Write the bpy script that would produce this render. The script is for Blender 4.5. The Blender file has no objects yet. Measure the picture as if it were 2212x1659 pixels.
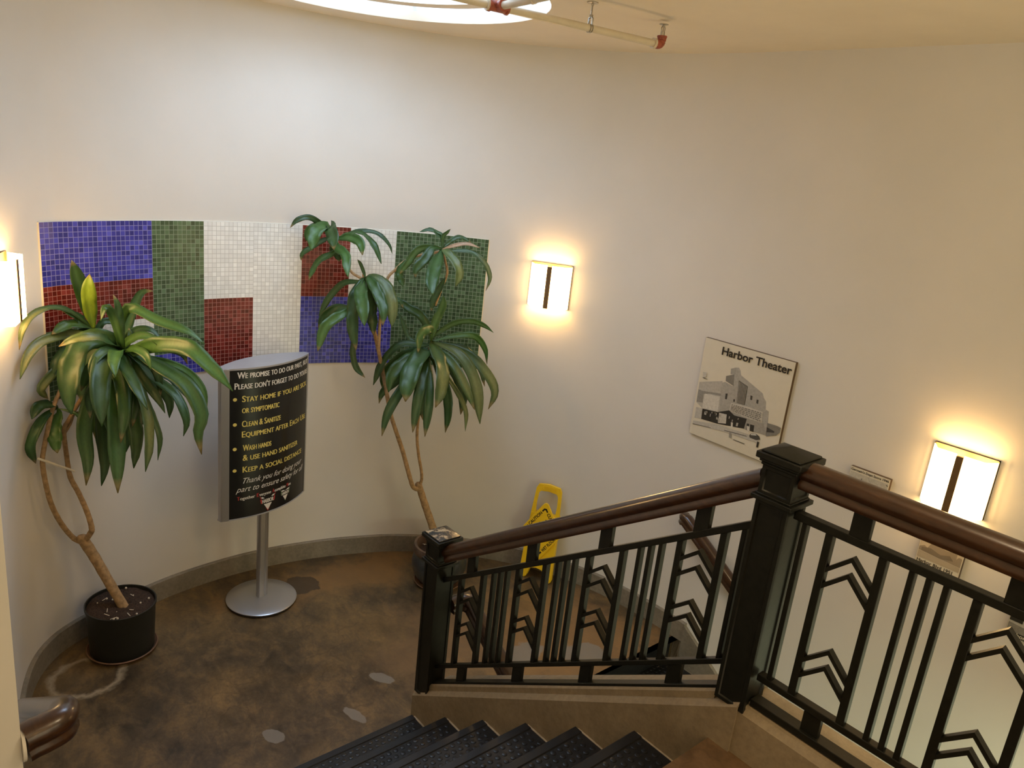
import bpy, bmesh, math, random
from mathutils import Vector, Matrix
PI = math.pi
sc = bpy.context.scene
COL = sc.collection
random.seed(7)

# ------------------------------------------------------------------ camera
cam_d = bpy.data.cameras.new('camera'); cam = bpy.data.objects.new('camera', cam_d); COL.objects.link(cam)
cam_d.sensor_fit = 'HORIZONTAL'; cam_d.sensor_width = 36.0; cam_d.lens = 36.0*1650.0/2212.0
cam_d.clip_start = 0.02
_r = Vector((0.640962, 0.760269, 0.105638)); _d = Vector((0.277764, -0.101441, -0.955278)); _f = Vector((-0.715552, 0.641639, -0.276196))
M = Matrix((( _r.x, -_d.x, -_f.x, 0.0), (_r.y, -_d.y, -_f.y, 0.0), (_r.z, -_d.z, -_f.z, 1.7), (0, 0, 0, 1)))
cam.matrix_world = M
sc.camera = cam

# ------------------------------------------------------------------ colour management, world, big lights
sc.view_settings.view_transform = 'Standard'; sc.view_settings.look = 'None'
sc.view_settings.exposure = 0.0; sc.view_settings.gamma = 1.0; sc.view_settings.use_curve_mapping = False
w = bpy.data.worlds.new('world'); sc.world = w; w.use_nodes = True
w.node_tree.nodes['Background'].inputs[0].default_value = (1.0, 0.97, 0.92, 1); w.node_tree.nodes['Background'].inputs[1].default_value = 0.0

def lamp(name, kind, loc, energy, color, rot=(0, 0, 0), **kw):
    d = bpy.data.lights.new(name, kind); d.energy = energy; d.color = color
    for k, v in kw.items(): setattr(d, k, v)
    o = bpy.data.objects.new(name, d); COL.objects.link(o); o.location = loc; o.rotation_euler = rot
    return o
# strength and colour of each light
SKY = (25.0, (0.56, 0.74, 1.0)); UPPER_FILL = (14.0, (1.0, 0.55, 0.20)); REAR_FILL = (40.0, (1.0, 0.88, 0.58)); STAIR_FILL = (25.0, (1.0, 0.78, 0.50)); LOWER_FILL = (72.0, (0.88, 1.0, 0.68)); SCON = (34.0, (1.0, 0.60, 0.225))
CEIL = 2.43
# daylight coming down the skylight shaft
lamp('skylight_daylight', 'AREA', (-3.50, 2.00, CEIL+0.62), SKY[0], SKY[1], shape='DISK', size=1.5)
# added fill lights, all out of view and without fixtures
lamp('upper_fill', 'AREA', (1.4, 0.9, CEIL-0.06), UPPER_FILL[0], UPPER_FILL[1], shape='RECTANGLE', size=1.2, size_y=0.6)  # warm fill added under the ceiling behind the viewer
lamp('rear_fill', 'AREA', (2.4, 1.6, 0.9), REAR_FILL[0], REAR_FILL[1], (0, PI/2, 0), shape='RECTANGLE', size=2.4, size_y=3.6)  # big fill panel added before the solid end wall, no opening there
lamp('stair_fill', 'POINT', (-0.45, 1.45, 2.12), STAIR_FILL[0], STAIR_FILL[1], shadow_soft_size=0.22)  # fill added above the stairs to brighten the far walls, no fitting
lamp('lower_fill', 'AREA', (1.0, 3.0, -0.35), LOWER_FILL[0], LOWER_FILL[1], shape='RECTANGLE', size=1.0, size_y=0.6)  # fill added low down beyond the right edge

# ------------------------------------------------------------------ materials
def new_mat(name):
    m = bpy.data.materials.new(name); m.use_nodes = True
    return m, m.node_tree.nodes, m.node_tree.links, m.node_tree.nodes['Principled BSDF']
def mix(N, L, fac, a, b, blend='MIX'):
    n = N.new('ShaderNodeMix'); n.data_type = 'RGBA'; n.blend_type = blend
    for sock, v in ((n.inputs[0], fac), (n.inputs[6], a), (n.inputs[7], b)):
        if hasattr(v, 'is_linked'): L.new(v, sock)
        else: sock.default_value = v if isinstance(v, (int, float)) else (*v[:3], 1)
    return n.outputs[2]
def ramp(N, L, src, stops):
    n = N.new('ShaderNodeValToRGB'); L.new(src, n.inputs[0])
    e = n.color_ramp.elements
    while len(e) < len(stops): e.new(0.5)
    for i, (p, c) in enumerate(stops):
        e[i].position = p; e[i].color = (*c, 1) if len(c) == 3 else c
    return n.outputs[0]
def noise(N, L, vec, scale, detail=4, rough=0.55, dist=0.0):
    n = N.new('ShaderNodeTexNoise'); n.inputs['Scale'].default_value = scale; n.inputs['Detail'].default_value = detail
    n.inputs['Roughness'].default_value = rough; n.inputs['Distortion'].default_value = dist
    if vec is not None: L.new(vec, n.inputs['Vector'])
    return n.outputs['Fac']
def math_n(N, L, op, a, b=None):
    n = N.new('ShaderNodeMath'); n.operation = op
    for s, v in ((n.inputs[0], a), (n.inputs[1], b)):
        if v is None: continue
        if hasattr(v, 'is_linked'): L.new(v, s)
        else: s.default_value = v
    return n.outputs[0]
def coord(N, L, scale=(1, 1, 1), loc=(0, 0, 0), rotz=0.0):
    t = N.new('ShaderNodeNewGeometry'); m = N.new('ShaderNodeMapping'); L.new(t.outputs['Position'], m.inputs['Vector'])
    m.inputs['Scale'].default_value = scale; m.inputs['Location'].default_value = loc; m.inputs['Rotation'].default_value = (0, 0, rotz)
    return m.outputs[0]
def bump(N, L, b, h, strength=0.2, dist=0.01):
    n = N.new('ShaderNodeBump'); n.inputs['Strength'].default_value = strength; n.inputs['Distance'].default_value = dist
    L.new(h, n.inputs['Height']); L.new(n.outputs[0], b.inputs['Normal'])
def plain(name, col, rough=0.5, metal=0.0, spec=0.5, var=0.0, vscale=20, bmp=0.0, coat=0.0):
    m, N, L, b = new_mat(name)
    b.inputs['Roughness'].default_value = rough; b.inputs['Metallic'].default_value = metal; b.inputs['Specular IOR Level'].default_value = spec
    b.inputs['Coat Weight'].default_value = coat; b.inputs['Coat Roughness'].default_value = 0.12
    p = coord(N, L); f = noise(N, L, p, vscale, 5)
    v = max(var, 0.02)
    c = ramp(N, L, f, [(0.3, tuple(x*(1-v) for x in col)), (0.7, tuple(min(1, x*(1+v)) for x in col))])
    L.new(c, b.inputs['Base Color'])
    if bmp: bump(N, L, b, f, bmp, 0.004)
    return m
def emit(name, col, strength, base=(0.8, 0.8, 0.8)):
    m, N, L, b = new_mat(name)
    b.inputs['Base Color'].default_value = (*base, 1); b.inputs['Emission Color'].default_value = (*col, 1); b.inputs['Emission Strength'].default_value = strength
    return m

# painted plaster wall: cream with slight trowel marks and a few scuffs
def wall_material():
    m, N, L, b = new_mat('wall_paint'); b.inputs['Roughness'].default_value = 0.6; b.inputs['Specular IOR Level'].default_value = 0.3
    p = coord(N, L); f = noise(N, L, p, 2.2, 6); g = noise(N, L, p, 34.0, 6)
    c = ramp(N, L, f, [(0.3, (0.70, 0.68, 0.635)), (0.7, (0.74, 0.715, 0.67))])
    L.new(c, b.inputs['Base Color'])
    s = N.new('ShaderNodeMath'); s.operation = 'MULTIPLY_ADD'; L.new(g, s.inputs[0]); s.inputs[1].default_value = 0.15; L.new(f, s.inputs[2])
    bump(N, L, b, s.outputs[0], 0.10, 0.02)
    return m
MW = wall_material()
MCEIL = plain('ceiling_paint', (0.88, 0.79, 0.65), 0.7, var=0.03, vscale=3)
MSHAFT = plain('shaft_paint', (0.82, 0.84, 0.85), 0.7, var=0.02)

# acid-stained concrete floor with lighter patches, a bleached ring and cracks
def floor_material(name, dark, mid, ochre, marks=(), soft=()):
    m, N, L, b = new_mat(name); b.inputs['Roughness'].default_value = 0.42
    p = coord(N, L); ps = coord(N, L, (1.0, 1.5, 1.0), rotz=0.5)
    f1 = noise(N, L, p, 1.7, 6, 0.62, 0.6); f2 = noise(N, L, ps, 5.5, 10, 0.74, 0.35); f3 = noise(N, L, p, 60, 4, 0.7)
    c1 = ramp(N, L, f2, [(0.38, tuple(x*0.75 for x in dark)), (0.49, mid), (0.62, ochre)])
    c2 = ramp(N, L, f1, [(0.36, dark), (0.50, mid), (0.66, ochre)])
    c = mix(N, L, 0.5, c2, c1)
    c = mix(N, L, 0.25, c, ramp(N, L, f3, [(0.3, (0.22,)*3), (0.7, (0.78,)*3)]), 'OVERLAY')
    # warm untouched stain toward the far right of the landing
    wn = N.new('ShaderNodeTexWave'); wn.inputs['Scale'].default_value = 1.1; wn.inputs['Distortion'].default_value = 22; wn.inputs['Detail'].default_value = 5; wn.inputs['Detail Scale'].default_value = 1.6
    L.new(p, wn.inputs['Vector'])
    ln = ramp(N, L, wn.outputs['Fac'], [(0.0, (1, 1, 1)), (0.025, (0, 0, 0))])
    c = mix(N, L, math_n(N, L, 'MULTIPLY', ln, 0.22), c, tuple(x*0.35 for x in dark))
    for (x, y, sx, sy, col) in soft:
        g = N.new('ShaderNodeNewGeometry'); q = N.new('ShaderNodeVectorMath'); q.operation = 'SUBTRACT'; L.new(g.outputs['Position'], q.inputs[0]); q.inputs[1].default_value = (x, y, -1.204)
        dv = N.new('ShaderNodeVectorMath'); dv.operation = 'DIVIDE'; L.new(q.outputs[0], dv.inputs[0]); dv.inputs[1].default_value = (sx, sy, 1)
        le = N.new('ShaderNodeVectorMath'); le.operation = 'LENGTH'; L.new(dv.outputs[0], le.inputs[0])
        d = math_n(N, L, 'ADD', le.outputs['Value'], math_n(N, L, 'MULTIPLY', math_n(N, L, 'SUBTRACT', noise(N, L, p, 3.5, 6, 0.65), 0.5), 2.2))
        c = mix(N, L, ramp(N, L, d, [(0.45, (0.62,)*3), (1.0, (0.0,)*3)]), c, col)
    for (x, y, sx, sy, rot, col, ring) in marks:
        q = N.new('ShaderNodeVectorMath'); q.operation = 'SUBTRACT'; g = N.new('ShaderNodeNewGeometry'); L.new(g.outputs['Position'], q.inputs[0]); q.inputs[1].default_value = (x, y, -1.204)
        mp = N.new('ShaderNodeMapping'); mp.vector_type = 'TEXTURE'; L.new(q.outputs[0], mp.inputs['Vector']); mp.inputs['Rotation'].default_value = (0, 0, rot); mp.inputs['Scale'].default_value = (sx, sy, 1)
        ln2 = N.new('ShaderNodeVectorMath'); ln2.operation = 'LENGTH'; L.new(mp.outputs[0], ln2.inputs[0])
        d = math_n(N, L, 'ADD', ln2.outputs['Value'], math_n(N, L, 'MULTIPLY', math_n(N, L, 'SUBTRACT', noise(N, L, p, 9 if not ring else 14, 4, 0.6), 0.5), 1.1 if not ring else 0.5))
        if ring:
            fac = ramp(N, L, math_n(N, L, 'ABSOLUTE', math_n(N, L, 'SUBTRACT', d, 1.0)), [(0.0, (0.75,)*3), (0.16, (0.0,)*3)])
        else:
            fac = ramp(N, L, d, [(0.86, (0.85,)*3), (0.95, (0.0,)*3)])
        c = mix(N, L, fac, c, col)
    L.new(c, b.inputs['Base Color'])
    rr = ramp(N, L, f2, [(0.3, (0.30,)*3), (0.7, (0.55,)*3)]); L.new(rr, b.inputs['Roughness'])
    bump(N, L, b, f3, 0.06, 0.004)
    return m
GREY = (0.215, 0.195, 0.165)
MFLOOR = floor_material('stained_floor', (0.043, 0.031, 0.019), (0.100, 0.068, 0.034), (0.225, 0.140, 0.052), [
    (-3.05, 1.387, .070, .042, 0.4, GREY, 0), (-2.97, 1.80, .085, .034, 0.25, GREY, 0), (-3.15, 2.075, .085, .040, 0.5, GREY, 0),
    (-2.89, 2.93, .10, .16, 0.2, GREY, 0), (-2.675, 3.27, .12, .17, -0.5, GREY, 0), (-2.63, 2.75, .06, .16, 0.2, GREY, 0), (-2.80, 2.35, .13, .07, 0.2, GREY, 0),
    (-4.00, 0.745, .16, .175, 0.0, (0.42, 0.35, 0.24), 1), (-4.27, 2.12, .13, .13, 0, (0.050, 0.033, 0.020), 0)],
    [(-2.85, 3.25, .85, .75, (0.30, 0.165, 0.060)), (-4.25, 2.45, .30, .85, (0.27, 0.145, 0.048)), (-3.2, 2.5, .5, .5, (0.19, 0.115, 0.055))])
MUPPER = floor_material('upper_floor', (0.065, 0.034, 0.013), (0.105, 0.057, 0.022), (0.16, 0.095, 0.045))

def concrete(name, a, b_, sc_=4.0, rough=0.6):
    m, N, L, b = new_mat(name); b.inputs['Roughness'].default_value = rough
    p = coord(N, L); f = noise(N, L, p, sc_, 7, 0.62); g = noise(N, L, p, 45, 5, 0.7)
    c = ramp(N, L, f, [(0.3, a), (0.7, b_)]); c = mix(N, L, 0.3, c, ramp(N, L, g, [(0.35, (0.25,)*3), (0.65, (0.7,)*3)]), 'OVERLAY')
    L.new(c, b.inputs['Base Color']); bump(N, L, b, g, 0.1, 0.003)
    return m
MCURB = concrete('curb_stone', (0.215, 0.165, 0.100), (0.31, 0.25, 0.165), 3.0)
MBASE = concrete('baseboard_stone', (0.19, 0.165, 0.125), (0.28, 0.245, 0.19), 5.0)
MSTEP = concrete('step_concrete', (0.30, 0.24, 0.16), (0.45, 0.38, 0.27), 8.0)

def iron_material():
    m, N, L, b = new_mat('black_iron'); b.inputs['Roughness'].default_value = 0.42; b.inputs['Specular IOR Level'].default_value = 0.3
    p = coord(N, L); f = noise(N, L, p, 40, 5, 0.6)
    L.new(ramp(N, L, f, [(0.3, (0.0055, 0.006, 0.0042)), (0.75, (0.0115, 0.012, 0.009))]), b.inputs['Base Color'])
    bump(N, L, b, f, 0.12, 0.003)
    return m
MIRON = iron_material()
def chipped():
    m, N, L, b = new_mat('chipped_iron'); b.inputs['Roughness'].default_value = 0.32
    p = coord(N, L); f = noise(N, L, p, 38, 6, 0.65)
    L.new(ramp(N, L, f, [(0.44, (0.020, 0.021, 0.022)), (0.50, (0.09, 0.06, 0.035)), (0.58, (0.42, 0.34, 0.22))]), b.inputs['Base Color'])
    return m
MCHIP = chipped()
def wood_material():
    m, N, L, b = new_mat('varnished_wood'); b.inputs['Roughness'].default_value = 0.30; b.inputs['Coat Weight'].default_value = 0.5; b.inputs['Coat Roughness'].default_value = 0.15
    p = coord(N, L, (14, 50, 40)); f = noise(N, L, p, 1.0, 7, 0.65, 0.8)
    L.new(ramp(N, L, f, [(0.28, (0.022, 0.0085, 0.0035)), (0.55, (0.046, 0.0185, 0.0075)), (0.8, (0.080, 0.034, 0.012))]), b.inputs['Base Color'])
    return m
MWOOD = wood_material()
MRUBBER = plain('black_rubber', (0.011, 0.0115, 0.013), 0.38, spec=0.4, var=0.35, vscale=5)
MPIPE = plain('cream_pipe_paint', (0.66, 0.58, 0.44), 0.4, var=0.05)
MRED = plain('rust_red_fitting', (0.32, 0.075, 0.04), 0.5, var=0.35, vscale=60)
MMETAL = plain('sprinkler_metal', (0.45, 0.42, 0.36), 0.35, metal=0.9)
MALU = plain('satin_aluminium', (0.46, 0.46, 0.47), 0.34, metal=0.75, var=0.04, vscale=4)
MALU2 = plain('grey_plastic_cap', (0.36, 0.36, 0.38), 0.4, var=0.03)
MBLACKP = plain('sign_black', (0.012, 0.012, 0.012), 0.22, spec=0.5, var=0.02)
MYEL = plain('sign_yellow_print', (0.72, 0.60, 0.16), 0.5, var=0.02)
MWHT = plain('sign_white_print', (0.72, 0.70, 0.66), 0.5, var=0.02)
MREDP = plain('sign_red_print', (0.42, 0.03, 0.03), 0.5, var=0.02)
MGRNP = plain('sign_green_print', (0.06, 0.12, 0.05), 0.5, var=0.02)
MCAUT = plain('yellow_plastic', (0.86, 0.56, 0.015), 0.35, var=0.03)
MINK = plain('black_print', (0.012, 0.010, 0.008), 0.5)
MPRINT = plain('print_paper', (0.70, 0.655, 0.54), 0.45, var=0.02)
MDKEDGE = plain('brown_board_edge', (0.085, 0.050, 0.022), 0.5, var=0.2)
GREYS = {}
def grey(v):
    if v not in GREYS: GREYS[v] = plain('print_grey_%02d' % int(v*100), (v, v*0.96, v*0.86), 0.45, var=0.12, vscale=70)
    return GREYS[v]
MPOT = plain('black_nursery_plastic', (0.013, 0.014, 0.011), 0.45, var=0.2, vscale=8)
MSAUCER = plain('terracotta_saucer', (0.16, 0.085, 0.045), 0.7, var=0.3, vscale=20)
def glaze():
    m, N, L, b = new_mat('blue_grey_glaze'); b.inputs['Roughness'].default_value = 0.28
    p = coord(N, L); f = noise(N, L, p, 7, 5, 0.6)
    L.new(ramp(N, L, f, [(0.35, (0.030, 0.034, 0.036)), (0.55, (0.075, 0.080, 0.080)), (0.7, (0.11, 0.085, 0.06))]), b.inputs['Base Color'])
    return m
MGLAZE = glaze()
MRIM = plain('brown_glaze_rim', (0.13, 0.085, 0.06), 0.35, var=0.3, vscale=18)
MSOIL = plain('potting_soil', (0.040, 0.022, 0.013), 0.95, var=0.85, vscale=130, bmp=1.0)
MPERL = plain('perlite', (0.62, 0.55, 0.44), 0.9, var=0.1)
MBARK = plain('tan_bark', (0.36, 0.235, 0.115), 0.8, var=0.35, vscale=45, bmp=0.5)
MTWINE = plain('twine', (0.78, 0.72, 0.58), 0.9, var=0.1)
def leaf_material():
    m, N, L, b = new_mat('leaf'); b.inputs['Roughness'].default_value = 0.40; b.inputs['Specular IOR Level'].default_value = 0.38
    a = N.new('ShaderNodeAttribute'); a.attribute_name = 'leafcol'
    p = coord(N, L, (1, 1, 0.22)); f = noise(N, L, p, 95, 4)
    c = mix(N, L, 0.4, a.outputs['Color'], ramp(N, L, f, [(0.3, (0.35,)*3), (0.7, (0.65,)*3)]), 'OVERLAY')
    L.new(c, b.inputs['Base Color'])
    try: b.inputs['Subsurface Weight'].default_value = 0.0
    except Exception: pass
    return m
MLEAF = leaf_material()
MGLASS = emit('lit_opal_glass', SCON[1], SCON[0])
MGLASS2 = emit('lit_opal_glass_side', (1.0, 0.62, 0.25), SCON[0]*0.24)
MBULB = emit('bulb', SCON[1], SCON[0]*2.3)
MBRONZE = plain('bronze', (0.23, 0.145, 0.070), 0.42, metal=0.6, var=0.1)
MPANE = emit('skylight_pane', SKY[1], SKY[0]*0.115)

# ------------------------------------------------------------------ mesh helpers
class MB:
    def __init__(s): s.v = []; s.f = []; s.mi = []; s.sm = []
    def add(s, vs, fs, mi=0, smooth=False):
        o = len(s.v); s.v += [Vector(v) for v in vs]
        for f in fs: s.f.append([i+o for i in f]); s.mi.append(mi); s.sm.append(smooth)
        return s
    def box(s, x0, x1, y0, y1, z0, z1, mi=0):
        return s.add([(x0,y0,z0),(x1,y0,z0),(x1,y1,z0),(x0,y1,z0),(x0,y0,z1),(x1,y0,z1),(x1,y1,z1),(x0,y1,z1)],
                     [(0,3,2,1),(4,5,6,7),(0,1,5,4),(1,2,6,5),(2,3,7,6),(3,0,4,7)], mi)
    def hexa(s, p, mi=0):   # 8 points, bottom ring then top ring
        return s.add(p, [(0,3,2,1),(4,5,6,7),(0,1,5,4),(1,2,6,5),(2,3,7,6),(3,0,4,7)], mi)
    def prism(s, poly, off, mi=0, smooth_sides=False, caps=True):
        n = len(poly); poly = [Vector(p) for p in poly]; off = Vector(off)
        if caps: s.add(poly + [p+off for p in poly], [tuple(reversed(range(n))), tuple(range(n, 2*n))], mi)
        s.add(poly + [p+off for p in poly], [(i, (i+1) % n, n+(i+1) % n, n+i) for i in range(n)], mi, smooth_sides)
        return s
    def sweep(s, prof, path, up=(0, 0, 1), mi=0, caps=True, smooth=True, scale=None):
        path = [Vector(p) for p in path]; up = Vector(up); n = len(prof); vs = []
        for i, p in enumerate(path):
            t = (path[min(i+1, len(path)-1)]-path[max(i-1, 0)]).normalized()
            side = t.cross(up)
            if side.length < 1e-4: side = t.cross(Vector((1, 0, 0)))
            side.normalize(); u = side.cross(t).normalized(); k = scale[i] if scale else 1.0
            vs += [p + side*a*k + u*b_*k for a, b_ in prof]
        fs = []
        for i in range(len(path)-1):
            for j in range(n): fs.append((i*n+j, i*n+(j+1) % n, (i+1)*n+(j+1) % n, (i+1)*n+j))
        s.add(vs, fs, mi, smooth)
        if caps: s.add(vs[:n], [tuple(reversed(range(n)))], mi); s.add(vs[-n:], [tuple(range(n))], mi)
        return s
    def tube(s, path, r, n=12, mi=0, caps=True):
        rs = r if isinstance(r, (list, tuple)) else [r]*len(path)
        return s.sweep([(math.cos(2*PI*k/n), math.sin(2*PI*k/n)) for k in range(n)], path, (0.13, 0.21, 0.97), mi, caps, True, rs)
    def lathe(s, prof, c=(0, 0, 0), n=40, mi=0, smooth=True, a0=0.0):
        vs = []; c = Vector(c); m = len(prof)
        for k in range(n):
            a = a0+2*PI*k/n
            vs += [c+Vector((r*math.cos(a), r*math.sin(a), z)) for r, z in prof]
        fs = [(k*m+i, ((k+1) % n)*m+i, ((k+1) % n)*m+i+1, k*m+i+1) for k in range(n) for i in range(m-1)]
        return s.add(vs, fs, mi, smooth)
    def sphere(s, c, r, n=10, mi=0, sq=1.0):
        return s.lathe([(r*math.sin(PI*i/n)+1e-5, -r*sq*math.cos(PI*i/n)) for i in range(n+1)], c, n*2, mi)
def catmull(P, n=6):
    P = [Vector(p) for p in P]; out = []
    for i in range(len(P)-1):
        p0 = P[i-1] if i else P[0]*2-P[1]; p1 = P[i]; p2 = P[i+1]; p3 = P[i+2] if i+2 < len(P) else P[-1]*2-P[-2]
        for k in range(n):
            t = k/n
            out.append(0.5*((2*p1)+(p2-p0)*t+(2*p0-5*p1+4*p2-p3)*t*t+(-p0+3*p1-3*p2+p3)*t**3))
    out.append(P[-1]); return out
def mk(name, mb, mats, parent=None, bevel=0.0, local=False, seg=2, angle=35, auto=None):
    mats = mats if isinstance(mats, (list, tuple)) else [mats]
    me = bpy.data.meshes.new(name)
    off = Vector((0, 0, 0))
    p = parent
    if not local:
        while p is not None: off += Vector(p.location); p = p.parent
    me.from_pydata([v-off for v in mb.v], [], mb.f)
    for m in mats: me.materials.append(m)
    for pl, mi, sm in zip(me.polygons, mb.mi, mb.sm): pl.material_index = mi; pl.use_smooth = sm
    bm = bmesh.new(); bm.from_mesh(me); bmesh.ops.remove_doubles(bm, verts=bm.verts, dist=1e-5); bmesh.ops.recalc_face_normals(bm, faces=bm.faces); bm.to_mesh(me); bm.free()
    me.set_sharp_from_angle(angle=math.radians(38)); me.update()
    o = bpy.data.objects.new(name, me); COL.objects.link(o); o.parent = parent
    if bevel:
        b = o.modifiers.new('bevel', 'BEVEL'); b.width = bevel; b.segments = seg; b.limit_method = 'ANGLE'; b.angle_limit = math.radians(angle)
    return o
def tag(o, label, cat, group=None, kind=None):
    if label: o['label'] = label
    if cat: o['category'] = cat
    if group: o['group'] = group
    if kind: o['kind'] = kind
    return o
def thing(name, label, cat, loc=(0, 0, 0), rotz=0.0, group=None):
    o = bpy.data.objects.new(name, None); COL.objects.link(o); o.location = loc; o.rotation_euler = (0, 0, rotz); o.empty_display_size = 0.05
    return tag(o, label, cat, group)
def struct(name, mb, mats, **k):
    o = mk(name, mb, mats, **k); o['kind'] = 'structure'; return o
def plabel(o, s): o['label'] = s; return o
def text_mesh(body, size, align='LEFT', bold=0.0, shear=0.0, caps=False, capscale=0.78, width=1.0, space=1.0):
    """flat lettering as vertices and faces in its own plane"""
    c = bpy.data.curves.new('t', 'FONT'); c.body = body; c.size = size; c.align_x = align; c.offset = bold; c.shear = shear; c.resolution_u = 3; c.space_character = space
    c.fill_mode = 'FRONT'
    if caps:
        c.small_caps_scale = capscale
        for i, ch in enumerate(body):
            if ch.islower(): c.body_format[i].use_small_caps = True
    o = bpy.data.objects.new('t', c); COL.objects.link(o)
    dg = bpy.context.evaluated_depsgraph_get(); e = o.evaluated_get(dg); me = e.to_mesh()
    vs = [(v.co.x*width, v.co.y) for v in me.vertices]; fs = [tuple(p.vertices) for p in me.polygons]
    e.to_mesh_clear(); bpy.data.objects.remove(o); bpy.data.curves.remove(c)
    return vs, fs

# ------------------------------------------------------------------ plan of the stairwell
ZF = -1.204          # lower landing
ZB = ZF-9*0.172      # floor at the foot of the second flight
PLAN = [(-1.702,.18),(-2.3,.185),(-2.9,.245),(-3.4,.335),(-3.75,.40),(-4.0,.47),(-4.16,.545),(-4.28,.64),(-4.355,.74),(-4.41,.85),(-4.555,1.24),(-4.62,1.55),(-4.64,1.9),(-4.60,2.25),(-4.51,2.6),(-4.34,2.99),(-4.0,3.42),(-3.6,3.71),(-3.2,3.87),(-2.8,3.93),(-2.4,3.94)]
PL = [Vector((p.x, p.y)) for p in catmull([(x, y, 0) for x, y in PLAN], 8)]
SL = [0.0]
for a, b in zip(PL, PL[1:]): SL.append(SL[-1]+(b-a).length)
SL = [x-SL[72]+2.9013 for x in SL]   # arc length read from the left end of the curve
def at_s(s, off=0.0):
    """point and inward normal on the wall plan at arc length s, off metres into the room"""
    i = max(k for k in range(len(SL)-1) if SL[k] <= s or k == 0); t = (s-SL[i])/(SL[i+1]-SL[i])
    p = PL[i].lerp(PL[i+1], t)
    d0 = (PL[min(i+1, len(PL)-1)]-PL[max(i-1, 0)]).normalized(); d1 = (PL[min(i+2, len(PL)-1)]-PL[i]).normalized()
    d = d0.lerp(d1, t).normalized(); n = Vector((d.y, -d.x))
    return p+n*off, n
ZTOP = CEIL
def wall_strip(pts, z0, z1, thick, name, mat, smooth=True):
    """upright wall along plan points, room side on the right of travel"""
    n = len(pts); ins = [Vector((*p, 0)) for p in pts]; outs = []
    for i in range(n):
        d = (pts[min(i+1, n-1)]-pts[max(i-1, 0)]).normalized(); q = pts[i]-Vector((d.y, -d.x))*thick; outs.append(Vector((*q, 0)))
    a = Vector((0, 0, z0)); b = Vector((0, 0, z1)); mb = MB()
    vs = [p+a for p in ins]+[p+b for p in ins]
    mb.add(vs, [(i, i+1, n+i+1, n+i) for i in range(n-1)], 0, smooth)
    vo = [p+a for p in outs]+[p+b for p in outs]
    mb.add(vo, [(i, i+1, n+i+1, n+i) for i in range(n-1)], 0, smooth)
    mb.add([ins[0]+a, outs[0]+a, outs[0]+b, ins[0]+b], [(0, 1, 2, 3)]); mb.add([ins[-1]+a, outs[-1]+a, outs[-1]+b, ins[-1]+b], [(0, 1, 2, 3)])
    mb.add([p+b for p in ins]+[p+b for p in outs], [(i, i+1, n+i+1, n+i) for i in range(n-1)])
    mb.add([p+a for p in ins]+[p+a for p in outs], [(i, i+1, n+i+1, n+i) for i in range(n-1)])
    return struct(name, mb, mat)
V2 = lambda x, y: Vector((x, y))
# curved wall round the landing running straight on along the second flight
wall_strip(PL+[V2(x, 3.94) for x in (-1.6, -0.8, 0.2, 1.2, 2.5)], ZB, CEIL, 0.12, 'wall_back', MW)
wall_strip([V2(-1.7, -0.8), V2(-1.7, 0.1799)], ZB, CEIL, 0.09, 'wall_left', MW, False)
wall_strip([V2(2.5, -0.8), V2(0.4, -0.8), V2(-1.7, -0.8)], ZB, CEIL, 0.1, 'wall_front', MW, False)
wall_strip([V2(2.5, 3.94), V2(2.5, -0.8)], ZB, CEIL, 0.1, 'wall_right', MW, False)

# ceiling with the round skylight opening
SKC = V2(-3.53, 2.03); SKR = 0.835
mb = MB(); N_ = 64
ring = [SKC+V2(math.cos(2*PI*k/N_), math.sin(2*PI*k/N_))*SKR for k in range(N_)]
def to_rect(k):
    a = 2*PI*k/N_; d = V2(math.cos(a), math.sin(a)); x0, x1, y0, y1 = -4.9, 2.7, -1.0, 4.15
    ts = []
    if abs(d.x) > 1e-6: ts.append(((x1 if d.x > 0 else x0)-SKC.x)/d.x)
    if abs(d.y) > 1e-6: ts.append(((y1 if d.y > 0 else y0)-SKC.y)/d.y)
    return SKC+d*min(ts)
rect = [to_rect(k) for k in range(N_)]
for zz in (CEIL, CEIL+0.05):
    mb.add([(*p, zz) for p in ring]+[(*p, zz) for p in rect], [(k, (k+1) % N_, N_+(k+1) % N_, N_+k) for k in range(N_)])
for c0, c1 in (((2.7, 4.15), None), ((2.7, -1.0), None), ((-4.9, -1.0), None), ((-4.9, 4.15), None)):
    pass
corners = [(-4.9, -1.0), (2.7, -1.0), (2.7, 4.15), (-4.9, 4.15)]
for cx_, cy_ in corners:
    ang = math.atan2(cy_-SKC.y, cx_-SKC.x) % (2*PI); k = int(ang/(2*PI)*N_)
    a, b = rect[k], rect[(k+1) % N_]
    for zz in (CEIL, CEIL+0.05): mb.add([(*a, zz), (cx_, cy_, zz), (*b, zz)], [(0, 1, 2)])
mb.add([(*p, CEIL) for p in ring]+[(*p, CEIL+0.05) for p in ring], [(k, (k+1) % N_, N_+(k+1) % N_, N_+k) for k in range(N_)], 0, False)
struct('ceiling', mb, MCEIL)
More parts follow.
